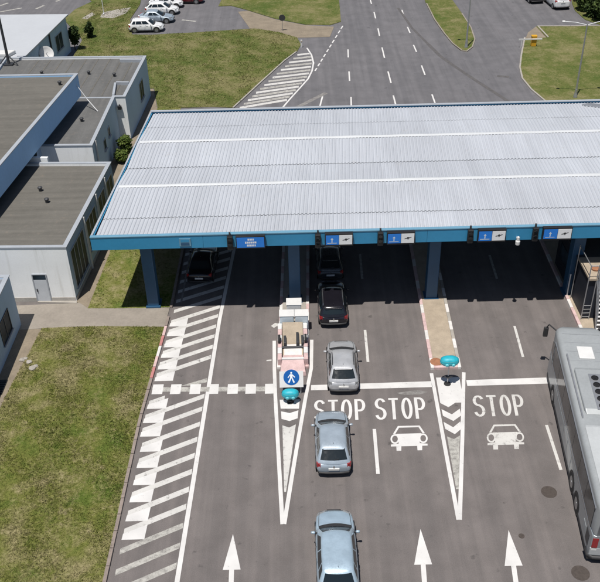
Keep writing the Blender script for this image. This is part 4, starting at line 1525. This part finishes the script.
    for k in range(7):
        a = Vector(rings[1][k])
        b = Vector(rings[0][k])
        cw.v += [(a.x * .97, a.y + .006, a.z + .012), (a.x * .99, b.y + .055, belt + .034 - .022 * abs(a.x) / h)]
    cw.f += [(2 * k, 2 * k + 2, 2 * k + 3, 2 * k + 1) for k in range(6)]
    obj('cowl', cw, 'trim_black', c, local=True)
    # lamps
    for s in (-1, 1):
        tz = belt - .12
        obj('tail_light', MB().add([(s * h * .72, fy(.004), tz - .10), (s * h * .925, fy(.02), tz - .10), (s * h * .975, fy(.055), tz - .05), (s * h * .76, fy(.010), tz + .10), (s * h * .91, fy(.026), tz + .12), (s * h * .955, fy(.06), tz + .10),
                                    (s * h * .6, fy(.1), tz - .08), (s * h * .6, fy(.1), tz + .05)],
                                   [(0, 1, 4, 3), (1, 2, 5, 4), (3, 4, 5, 7), (0, 6, 2, 1), (0, 3, 7, 6), (2, 6, 7, 5)]), 'tail_red' if not pale_tail else 'lamp_clear', c, local=True)
        obj('headlight', MB().add([(s * h * .42, fy(.985), belt - .36), (s * h * .80, fy(.955), belt - .35), (s * h * .93, fy(.915), belt - .30), (s * h * .44, fy(.962), belt - .205), (s * h * .78, fy(.930), belt - .195), (s * h * .88, fy(.89), belt - .185),
                                   (s * h * .4, fy(.88), belt - .38), (s * h * .4, fy(.88), belt - .25)],
                                  [(0, 1, 4, 3), (1, 2, 5, 4), (3, 4, 5, 7), (0, 6, 2, 1), (0, 3, 7, 6), (2, 6, 7, 5)]), 'lamp_clear', c, local=True)
        mr = MB()
        mr.lathe([(.02, -.10), (.05, -.085), (.068, 0), (.06, .075), (.02, .09)], 'X', 12, (s * (h + .09), fy(.645), belt + .06))
        mo = obj('mirror', mr, paint, c, smooth=True, local=True)
        obj('arm', MB().box(min(s * (h - .10), s * (h + .04)), fy(.645) - .03, belt + .0, max(s * (h - .10), s * (h + .04)), fy(.645) + .03, belt + .05), 'trim_black', mo, local=True)
        for f in (.36, .54):
            obj('door_handle', MB().box(s * h * .985 - .012, fy(f) - .09, belt - .155, s * h * .985 + .012, fy(f) + .09, belt - .125), 'chrome' if rails else 'trim_black', c, local=True, bevel=.006)
        obj('sill_trim', MB().box(s * h * .985 - .015, fy(.24), .24, s * h * .985 + .015, fy(.74), .31), 'trim_black', c, local=True)
        for f in (.17, .80):
            arch = MB()
            arch.lathe([(.385, s * (h * .955)), (.385, s * (h * .992 + .004)), (.28, s * (h * .992 + .005))], 'X', 24, (0, fy(f), .32))
            obj('wheel_arch', arch, 'black', c, local=True)
            wl_ = MB()
            x0, x1 = s * (h - .19), s * (h + .008)
            wl_.lathe([(.21, x0), (.305, x0), (.32, x0 + s * .03), (.32, x1 - s * .03), (.305, x1), (.21, x1)], 'X', 26, (0, fy(f), .32))
            wo = obj('wheel', wl_, 'rubber', c, local=True)
            rm = MB()
            rm.lathe([(.21, x1 + s * .001), (.20, x1 - s * .02), (.08, x1 - s * .03), (.06, x1 - s * .0), (.01, x1)], 'X', 20, (0, fy(f), .32))
            obj('rim', rm, 'rim', wo, local=True)
    if plate:
        obj('plate', MB().box(-.27, fy(-.003) - .02, belt - .36, .27, fy(.004), belt - .245), 'plate', c, local=True)
    obj('bumper_trim', MB().tube([(-h * .88, fy(.035), .40), (-h * .80, fy(.004), .38), (-h * .4, fy(-.006), .37), (h * .4, fy(-.006), .37), (h * .80, fy(.004), .38), (h * .88, fy(.035), .40)], .055, 8), 'trim_black', c, local=True, smooth=True)
    obj('grille', MB().box(-h * .36, fy(.975), belt - .46, h * .36, fy(1.003), belt - .36), 'trim_black', c, local=True, bevel=.02)
    obj('badge', MB().lathe([(.05, fy(.0) - .02), (.05, fy(.01))], 'Y', 12, (0, 0, belt - .16)), 'chrome', c, local=True)
    if kind in ('hatch', 'suv'):
        ys_, ye_ = fy(ys[2][0]), fy(ys[2][0])
        obj('spoiler', MB().add([(-h * .60, ys_ + .02, H - .045), (h * .60, ys_ + .02, H - .045), (h * .55, ys_ - .07, H - .075), (-h * .55, ys_ - .07, H - .075), (-h * .60, ys_ + .02, H - .085), (h * .60, ys_ + .02, H - .085), (h * .55, ys_ - .07, H - .10), (-h * .55, ys_ - .07, H - .10)],
                                [(0, 1, 2, 3), (4, 5, 6, 7), (0, 1, 5, 4), (1, 2, 6, 5), (2, 3, 7, 6), (3, 0, 4, 7)]), paint, c, local=True, bevel=.012)
        obj('rear_wiper', MB().tube([(0, fy(.045), belt + .14), (.25, fy(.055), belt + .17)], .012, 5), 'trim_black', c, local=True)
    if rails:
        for s in (-1, 1):
            yf_, yb_ = fy(ys[3][1]) - .2, fy(ys[3][0]) + .15
            obj('roof_rail', MB().tube([(s * h * .68, yf_, H - .05), (s * h * .675, yf_ - .12, H + .025), (s * h * .67, (yf_ + yb_) / 2, H + .035), (s * h * .675, yb_ + .12, H + .02), (s * h * .68, yb_, H - .05)], .022, 6), 'trim_black' if rails == 1 else 'chrome', c, local=True)
    obj('aerial', MB().tube([(0, fy(ys[3][0]) + .18, H - .02), (0, fy(ys[3][0]) + .06, H + .12)], .011, 5), 'trim_black', c, local=True)
    c.location = (x, y, 0)
    c.rotation_euler = (0, 0, rz)
    return c


Q = 'cars queueing in the toll lane'
car('car', 'silver small wagon with roof rails at the stop line, behind the black car', 'car', 2.32, 38.28, R(-1), 'car_silver', 4.2, 1.76, 1.50, 'hatch', 1, Q, True, True)
car('car', 'grey-blue silver hatchback stopped over the first STOP lettering', 'car', 1.48, 32.2, R(-.5), 'car_silver_blue', 4.3, 1.80, 1.47, 'hatch', 0, Q)
car('car', 'ice-blue car cut by the bottom edge, last of the queue', 'car', 1.33, 25.12, R(0), 'car_ice_blue', 4.75, 1.84, 1.56, 'wagon', 0, Q)
car('car', 'shiny black car with its rear lit at the edge of the canopy shade', 'car', 2.02, 44.62, R(0), 'car_black', 4.5, 1.84, 1.45, 'suv', 2, Q)
car('car', 'dark car deep in the shade ahead of the black car', 'car', 2.05, 49.6, R(0), 'car_grey', 4.3, 1.78, 1.45, 'hatch', 0, Q)
car('car', 'black car in deep shade on the hatched lane under the canopy', 'car', -6.55, 49.6, R(-3), 'car_black', 4.3, 1.76, 1.45, 'sedan', 0)
PK = 'cars parked in the far car park'
car('car', 'white hatchback nearest in the row of parked cars by the lawn', 'car', -17.35, 101.9, R(-90), 'car_white', 4.1, 1.74, 1.47, 'wagon', 0, PK, False)
car('car', 'silver-blue parked car, second in the row by the lawn', 'car', -16.6, 105.3, R(-92), 'car_silver_blue', 4.3, 1.76, 1.44, 'sedan', 0, PK, False)
car('car', 'white parked car with dark windows, third in the row', 'car', -16.3, 108.6, R(-90), 'car_white', 4.2, 1.76, 1.48, 'hatch', 0, PK, False)
car('car', 'white parked car, fourth in the row near the top edge', 'car', -16.1, 111.3, R(-88), 'car_white', 4.3, 1.76, 1.46, 'sedan', 0, PK, False)
car('car', 'dark blue parked car at the far end of the row', 'car', -16.6, 114.2, R(-90), 'car_navy', 4.3, 1.76, 1.46, 'sedan', 0, PK, False)
car('car', 'maroon parked car at the top edge beside the dark blue one', 'car', -13.6, 113.2, R(-96), 'car_maroon', 4.3, 1.76, 1.46, 'hatch', 0, PK, False)
car('car', 'black car at the top edge above the middle lawn', 'car', -6.0, 114.2, R(90), 'car_black', 4.2, 1.76, 1.46, 'sedan', 0, None, False)
car('car', 'white van-like car seen from behind at the top right', 'car', 32.75, 108.2, R(5), 'car_white', 4.8, 2.0, 2.0, 'suv', 0, None, True)
car('car', 'black car half cut by the top edge left of the white van-like car', 'car', 30.3, 110.7, R(7), 'car_black', 4.3, 1.78, 1.46, 'sedan', 0, None, False)

# ------------------------------------------------------------------ coach
bus = thing('coach', 'large grey-white coach at the right edge with roof air conditioning', 'bus', (0, 0, 0))
BL, BW, BH = 13.25, 2.55, 3.5


def loftbox(stations, n_round=3):
    """stations: (y, halfwidth, z0, z1, r) closed rounded sections"""
    mb = MB()
    cnt = 0
    for y, hw, z0, z1, r in stations:
        pts = []
        for cx, cz, a0 in ((hw - r, z0 + r * .4, -90), (hw - r, z1 - r, 0), (-hw + r, z1 - r, 90), (-hw + r, z0 + r * .4, 180)):
            rr = r if cz > (z0 + z1) / 2 else r * .4
            cxx = cx if rr == r else (hw - rr if cx > 0 else -hw + rr)
            for i in range(n_round + 1):
                a = R(a0 + 90 * i / n_round)
                pts.append((cxx + rr * math.cos(a), y, cz + rr * math.sin(a)))
        cnt = len(pts)
        mb.v += pts
    m_ = len(stations)
    for i in range(m_ - 1):
        for k in range(cnt):
            k2 = (k + 1) % cnt
            mb.f.append((i * cnt + k, i * cnt + k2, (i + 1) * cnt + k2, (i + 1) * cnt + k))
    mb.f.append(tuple(range(cnt)))
    mb.f.append(tuple(range((m_ - 1) * cnt, m_ * cnt)))
    return mb


hb = BW / 2
y0, y1 = -BL / 2, BL / 2
obj('lower_body', loftbox([(y0, hb - .10, .5, 1.75, .10), (y0 + .06, hb - .02, .36, 1.75, .08), (y0 + .3, hb, .34, 1.75, .05), (y1 - .9, hb, .34, 1.75, .05), (y1 - .25, hb - .05, .36, 1.75, .1), (y1, hb - .22, .5, 1.75, .15)], 3), 'bus_side', bus, local=True, smooth=False)
obj('upper_body', loftbox([(y0 + .02, hb - .16, 1.752, BH - .1, .2), (y0 + .10, hb - .05, 1.752, BH - .02, .2), (y0 + .4, hb - .01, 1.752, BH, .22), (y1 - 1.2, hb - .01, 1.752, BH, .22), (y1 - .5, hb - .06, 1.752, BH - .03, .25), (y1 - .15, hb - .2, 1.752, BH - .16, .3), (y1 + .02, hb - .32, 1.752, BH - .5, .3)], 5), 'bus_roof', bus, local=True, smooth=True)
obj('skirt', MB().box(-hb - .012, y0 + .02, .22, hb + .012, y1 - .6, .42), 'trim_black', bus, local=True)
# window band on both sides, pane by pane
for s in (-1, 1):
    yy = y0 + .55
    k = 0
    while yy < y1 - 1.4:
        ln = 1.62
        xa, xb = s * (hb - .008), s * (hb + .006)
        obj('side_window', MB().box(min(xa, xb), yy, 1.72, max(xa, xb), min(yy + ln - .035, y1 - 1.2), 2.95), 'bus_glass', bus, local=True)
        yy += ln
        k += 1
    xa, xb = s * (hb - .055), s * (hb - .008)
    obj('quarter_window', MB().add([(s * (hb + .004), y1 - 1.15, 1.45), (s * (hb - .07), y1 - .28, 1.45), (s * (hb - .07), y1 - .35, 2.5), (s * (hb + .004), y1 - 1.15, 2.9)], [(0, 1, 2, 3)]), 'bus_glass', bus, local=True)
    obj('cant_rail', MB().tube([(s * (hb - .02), y0 + .4, 3.06), (s * (hb - .02), y1 - 1.2, 3.06)], .05, 6), 'bus_white' if s > 0 else 'metal_grey', bus, local=True)
    for wy in (y0 + 3.0, y0 + 4.35, y1 - 2.6):
        ar = obj('wheel_arch', MB().lathe([(.58, s * (hb - .05)), (.58, s * (hb + .010)), (.5, s * (hb + .011))], 'X', 24, (0, wy, .5)), 'black', bus, local=True)
        wo = obj('wheel', MB().lathe([(.30, s * (hb - .28)), (.48, s * (hb - .28)), (.5, s * (hb - .24)), (.5, s * (hb - .0)), (.47, s * (hb + .02)), (.3, s * (hb + .02))], 'X', 26, (0, wy, .5)), 'rubber', bus, local=True)
        obj('rim', MB().lathe([(.3, s * (hb + .021)), (.28, s * (hb - .03)), (.12, s * (hb - .03)), (.1, s * (hb + .03)), (.02, s * (hb + .03))], 'X', 20, (0, wy, .5)), 'rim', wo, local=True)
    for i in range(5):
        ya = y0 + 5.2 + i * 1.1
        obj('luggage_flap', MB().box(min(s * hb, s * (hb + .012)), ya, .52, max(s * hb, s * (hb + .012)), ya + 1.04, 1.35), 'bus_side', bus, local=True, bevel=.01)
    obj('tail_light', MB().box(min(s * (hb - .06), s * (hb - .32)), y0 - .015, 1.0, max(s * (hb - .06), s * (hb - .32)), y0 + .12, 1.62), 'tail_red', bus, local=True, bevel=.03)
    obj('reflector', MB().box(min(s * (hb - .08), s * (hb - .30)), y0 - .018, .85, max(s * (hb - .08), s * (hb - .30)), y0 + .12, .98), 'plate', bus, local=True)
obj('rear_panel', MB().box(-hb + .02, y0 - .012, .55, hb - .02, y0 + .05, .98), 'bus_white', bus, local=True)
obj('rear_window', MB().box(-hb + .35, y0 + .005, 2.0, hb - .35, y0 + .05, 3.0), 'glass', bus, local=True)
obj('rear_bumper', MB().tube([(-hb - .0, y0 + .5, .42), (-hb + .02, y0 + .08, .42), (-hb + .2, y0 - .03, .42), (hb - .2, y0 - .03, .42), (hb - .02, y0 + .08, .42), (hb, y0 + .5, .42)], .10, 8), 'trim_black', bus, local=True, smooth=True)
obj('windscreen', MB().box(-hb + .34, y1 - .02, 1.2, hb - .34, y1 + .035, 2.85), 'glass', bus, local=True)
for s in (-1, 1):
    for k in range(8):
        yy = y0 + .55 + k * 1.62 - .035
        obj('pillar', MB().box(min(s * (hb - .008), s * (hb + .009)), yy, 1.74, max(s * (hb - .008), s * (hb + .009)), yy + .034, 2.93), 'trim_black', bus, local=True)
    obj('waist_moulding', MB().box(min(s * hb, s * (hb + .014)), y0 + .4, 1.60, max(s * hb, s * (hb + .014)), y1 - 1.3, 1.66), 'chrome', bus, local=True)
    obj('fuel_flap', MB().box(min(s * hb, s * (hb + .013)), y0 + 1.0, .8, max(s * hb, s * (hb + .013)), y0 + 1.5, 1.2), 'bus_roof', bus, local=True)
    obj('vent_grille', MB().box(min(s * hb, s * (hb + .013)), y0 + .35, .7, max(s * hb, s * (hb + .013)), y0 + .85, 1.4), 'metal_dark', bus, local=True)
for k in range(4):
    obj('roof_seam', MB().box(-hb + .3, y1 - 1.0 - k * .75, BH - .004, hb - .3, y1 - .985 - k * .75, BH + .006), 'metal_grey', bus, local=True)
# roof fittings
obj('roof_pod', loftbox([(y0 + .25, hb - .34, BH - .06, BH + .02, .05), (y0 + .6, hb - .26, BH - .06, BH + .09, .08), (y0 + 5.0, hb - .26, BH - .06, BH + .09, .08), (y0 + 5.15, hb - .3, BH - .06, BH + .03, .05)], 3), 'bus_white', bus, local=True, smooth=False)
ac = obj('air_conditioner', loftbox([(y0 + 5.9, hb - .50, BH - .04, BH + .05, .05), (y0 + 6.15, hb - .42, BH - .04, BH + .16, .08), (y0 + 9.1, hb - .42, BH - .04, BH + .16, .08), (y0 + 9.4, hb - .50, BH - .04, BH + .05, .05)], 3), 'bus_roof', bus, local=True)
obj('fan_tray', MB().box(-.26, y0 + 6.1, BH + .161, .74, y0 + 8.75, BH + .18), 'metal_grey', ac, local=True)
for i in range(5):
    for xx in (.02, .48):
        obj('fan_guard', MB().lathe([(.18, BH + .181), (.18, BH + .215), (.14, BH + .216), (.135, BH + .185), (.05, BH + .185), (.04, BH + .21), (.01, BH + .21)], 'Z', 20, (xx, y0 + 6.35 + i * .52, 0)), 'black', ac, local=True)
obj('duct_rail', MB().box(-hb + .22, y0 + 5.6, BH - .02, -hb + .28, y0 + 10.4, BH + .12), 'metal_grey', bus, local=True)
obj('duct_rail', MB().box(hb - .28, y0 + 5.6, BH - .02, hb - .22, y0 + 10.4, BH + .12), 'metal_grey', bus, local=True)
obj('roof_hatch', MB().box(-.42, y1 - 3.1, BH - .01, .38, y1 - 2.1, BH + .07), 'white', bus, local=True, bevel=.04)
# mirrors
for s in (-1, 1):
    am = obj('mirror_arm', MB().tube([(s * (hb - .25), y1 - .12, 3.0), (s * (hb + .12), y1 + .42, 3.05), (s * (hb + .22), y1 + .52, 2.75)], .04, 8), 'trim_black', bus, local=True)
    obj('mirror', MB().box(s * (hb + .22) - .13, y1 + .44, 2.15, s * (hb + .22) + .13, y1 + .60, 2.78), 'trim_black', am, local=True, bevel=.04)
brz = -math.atan2(1.45, 13.2)
# place so that its rear left corner stands where the photo shows it
rl = Vector((12.46, 24.62, 0))
off = Matrix.Rotation(brz, 4, 'Z') @ Vector((-hb, y0, 0))
bus.location = rl - off
bus.rotation_euler = (0, 0, brz)


# ------------------------------------------------------------------ street furniture
def lamppost(label, x, y, h, arms):
    t_ = thing('lamp_post', label, 'lamp post', (x, y, 0), None)
    obj('pole', MB().tube([(x, y, 0), (x, y, h)], .10, 10, .06), 'metal_grey', t_)
    obj('base', MB().lathe([(.2, 0), (.2, .12), (.13, .5), (.12, .9)], 'Z', 12, (x, y, 0)), 'metal_grey', t_)
    for dx_, dy_ in arms:
        a = obj('arm', MB().tube([(x, y, h - .1), (x + dx_ * .5, y + dy_ * .5, h + .12), (x + dx_, y + dy_, h + .18)], .04, 8), 'white_metal', t_)
        obj('lamp_head', MB().lathe([(.03, -.06), (.16, -.02), (.18, .05), (.08, .1)], 'Z', 14, (x + dx_, y + dy_, h + .16)), 'white', a)
    return t_


b0 = G(575, 98)
lamppost('tall street lamp with two long arms on the right lawn', b0.x, b0.y, 7.1, [(-2.1, .3), (1.9, .2)])
b0 = G(466, 48)
lamppost('slim grey lamp post at the tip of the tongue-shaped median', b0.x, b0.y, 8.6, [(-1.6, .2)])
b0 = G(104, 15)
t_ = thing('flag_pole', 'slim pale pole in the far lawn above the bushes', 'pole', (b0.x, b0.y, 0))
obj('shaft', MB().tube([(b0.x, b0.y, .05), (b0.x, b0.y, 5.5)], .05, 8, .03), 'white_metal', t_)
obj('foot', MB().lathe([(.14, .05), (.12, .2), (.06, .25)], 'Z', 10, (b0.x, b0.y, 0)), 'metal_grey', t_)
# barrier with yellow cabinet
b0 = G(533, 46.5)
t_ = thing('barrier_gate', 'yellow barrier cabinet with a white boom at the corner of the right lawn', 'barrier', (b0.x, b0.y, 0))
obj('cabinet', MB().box(b0.x - .27, b0.y - .25, .05, b0.x + .27, b0.y + .25, 1.15), 'yellow', t_, bevel=.05)
obj('cap', MB().box(b0.x - .30, b0.y - .28, 1.151, b0.x + .30, b0.y + .28, 1.22), 'yellow', t_, bevel=.03)
obj('boom', MB().box(b0.x - 1.75, b0.y - .36, .86, b0.x + .8, b0.y - .27, .98), 'white', t_)
obj('rest_post', MB().tube([(b0.x - 1.4, b0.y - .31, 0), (b0.x - 1.4, b0.y - .31, .86)], .05, 8), 'white', t_)
# road sign seen from behind, and a small marker
b0 = G(282.5, 31)
t_ = thing('road_sign', 'round road sign seen dark from behind beside the earth track', 'sign', (b0.x, b0.y, 0))
obj('post', MB().tube([(b0.x, b0.y, .03), (b0.x, b0.y, 1.75)], .035, 8), 'metal_grey', t_)
obj('disc', MB().lathe([(.02, b0.y - .055), (.36, b0.y - .055), (.37, b0.y - .04), (.02, b0.y - .036)], 'Y', 24, (b0.x, 0, 1.55)), 'metal_dark', t_)
b0 = G(301.5, 47.5)
t_ = thing('marker_post', 'short pale marker post at the tip of the lawn behind the canopy', 'post', (b0.x, b0.y, 0))
obj('shaft', MB().box(b0.x - .1, b0.y - .06, 0, b0.x + .1, b0.y + .06, .85), 'white', t_, bevel=.02)
obj('reflector', MB().box(b0.x - .07, b0.y - .075, .6, b0.x + .07, b0.y - .0605, .75), 'cream', t_)
b0 = G(150, 58)


# ------------------------------------------------------------------ plants
def leaves(pts_fn, n, size, seed):
    r_ = random.Random(seed)
    mb = MB()
    for i in range(n):
        p_ = pts_fn(r_)
        s = size * r_.uniform(.6, 1.35)
        u = Vector((r_.gauss(0, 1), r_.gauss(0, 1), r_.gauss(0, .7))).normalized()
        v = u.orthogonal().normalized()
        a = r_.uniform(0, 6.28)
        v = (v * math.cos(a) + u.cross(v) * math.sin(a))
        o = len(mb.v)
        mb.v += [tuple(p_ - u * s), tuple(p_ + v * s * .55), tuple(p_ + u * s), tuple(p_ - v * s * .55)]
        mb.f.append((o, o + 1, o + 2, o + 3))
    return mb


def shrub(label, x, y, h, rad, mat, n, size, seed, cat='bush', name='shrub', group=None, trunk=.25):
    t_ = thing(name, label, cat, (x, y, 0), group)
    r0 = random.Random(seed)
    clumps = []
    for i in range(11):
        a = r0.uniform(0, 6.28)
        rr = r0.uniform(.1, .75) * rad
        zc = r0.uniform(.18, .85) * h
        k = 1 - abs(zc / h - .45) * .9
        clumps.append((Vector((x + math.cos(a) * rr * k, y + math.sin(a) * rr * k, zc)), r0.uniform(.28, .5) * min(rad, h)))

    def fn(r_):
        c_, cr = r_.choice(clumps)
        d = Vector((r_.gauss(0, 1), r_.gauss(0, 1), r_.gauss(0, 1))).normalized() * cr * (r_.random() ** .4)
        p_ = c_ + d
        p_.z = max(.08, p_.z)
        return p_
    obj('crown', leaves(fn, n, size, seed), mat, t_)
    tk = MB()
    tk.tube([(x, y, 0), (x + .03, y, h * .35), (x, y + .04, h * .7)], trunk * .25, 7, trunk * .1)
    for i in range(5):
        c_, cr = clumps[i]
        tk.tube([(x, y, h * .2), tuple((c_ + Vector((x, y, h * .3))) / 2), tuple(c_)], trunk * .12, 5, trunk * .04)
    obj('trunk', tk, 'bark', t_)
    return t_


q = G(91, 38)
shrub('small rounded dark bush standing alone on the far lawn', q.x, q.y, 1.9, .75, 'leaf_dark', 1500, .12, 3)
q = G(73.5, 50)
shrub('tall dark bush against the end of the white-roofed building', q.x + .2, q.y, 2.9, 1.0, 'leaf_dark', 2600, .13, 4)
q = G(122, 160)
shrub('bright green shrub between the rear building and the canopy', -14.75, 68.4, 1.5, .85, 'leaf_bright', 2000, .12, 5)
shrub('smaller bright green shrub in the gap beside the rear building', -14.85, 66.4, 1.1, .7, 'leaf_bright', 1400, .11, 6)
TR = [((583, 12.5), 2.6, 1.7, 'leafy shrub-like tree at the top right nearest the white car'), ((592, 19), 2.6, 1.6, 'dense dark tree at the top right, lowest in the picture'), ((601, 22), 3.0, 1.8, 'dark tree at the far right edge by the lawn kerb'),
      ((590, 7), 4.0, 2.3, 'taller dark tree behind the front hedge trees at the top right'), ((578, 1), 4.0, 2.0, 'tree cut by the top edge behind the white car'), ((604, 9), 4.6, 2.6, 'tall tree in the top right corner')]
for i, (pp, hh, rr, lb) in enumerate(TR):
    q = G(*pp)
    shrub(lb, q.x + .4, q.y + .6, hh, rr, 'leaf_dark' if i not in (0, 2) else 'leaf_mid', 3600, .20, 20 + i, 'tree', 'tree', 'trees at the top right', .7)


# grass tufts
def inside(p, poly):
    c_ = False
    j = len(poly) - 1
    for i in range(len(poly)):
        a, b = poly[i], poly[j]
        if (a[1] > p[1]) != (b[1] > p[1]) and p[0] < (b[0] - a[0]) * (p[1] - a[1]) / (b[1] - a[1]) + a[0]:
            c_ = not c_
        j = i
    return c_


def tufts(label, poly, n, h0, h1, mat, seed, box=None):
    r_ = random.Random(seed)
    poly = [(p[0], p[1]) for p in poly]
    x0, x1 = min(p[0] for p in poly), max(p[0] for p in poly)
    y0, y1 = min(p[1] for p in poly), max(p[1] for p in poly)
    if box:
        x0, x1, y0, y1 = max(x0, box[0]), min(x1, box[1]), max(y0, box[2]), min(y1, box[3])
    mb = MB()
    V, F = mb.v, mb.f
    made = 0
    while made < n:
        p = (r_.uniform(x0, x1), r_.uniform(y0, y1))
        if not inside(p, poly):
            made += .3
            continue
        made += 1
        hh = r_.uniform(h0, h1) * (1.0 + .6 * math.sin(p[0] * 1.7 + p[1]) * math.sin(p[1] * .9))
        for b in range(3):
            a = r_.uniform(0, 6.28)
            w_ = r_.uniform(.012, .035)
            ca, sa = math.cos(a), math.sin(a)
            bx, by = p[0] + r_.gauss(0, .03), p[1] + r_.gauss(0, .03)
            ln = r_.uniform(.2, 1.1) * hh
            o = len(V)
            V.append((bx - sa * w_, by + ca * w_, .066))
            V.append((bx + sa * w_, by - ca * w_, .066))
            V.append((bx + ca * ln, by + sa * ln, .07 + hh))
            F.append((o, o + 1, o + 2))
    me = bpy.data.meshes.new('grass')
    me.from_pydata(V, [], F)
    me.materials.append(M[mat])
    o = bpy.data.objects.new('grass', me)
    COL.objects.link(o)
    return tag(o, label, 'grass', kind='stuff')


tufts('rough grass blades of the near lawn', near_poly, 56000, .02, .065, 'grass', 1, (-19, -8.2, 20, 44))
tufts('rough grass blades of the strip beside the canopy', strip_poly, 9000, .02, .07, 'grass', 2)
tufts('dry grass blades of the lawn behind the canopy', nw, 30000, .03, .085, 'grass_far', 3, (-26, 2, 77, 114))
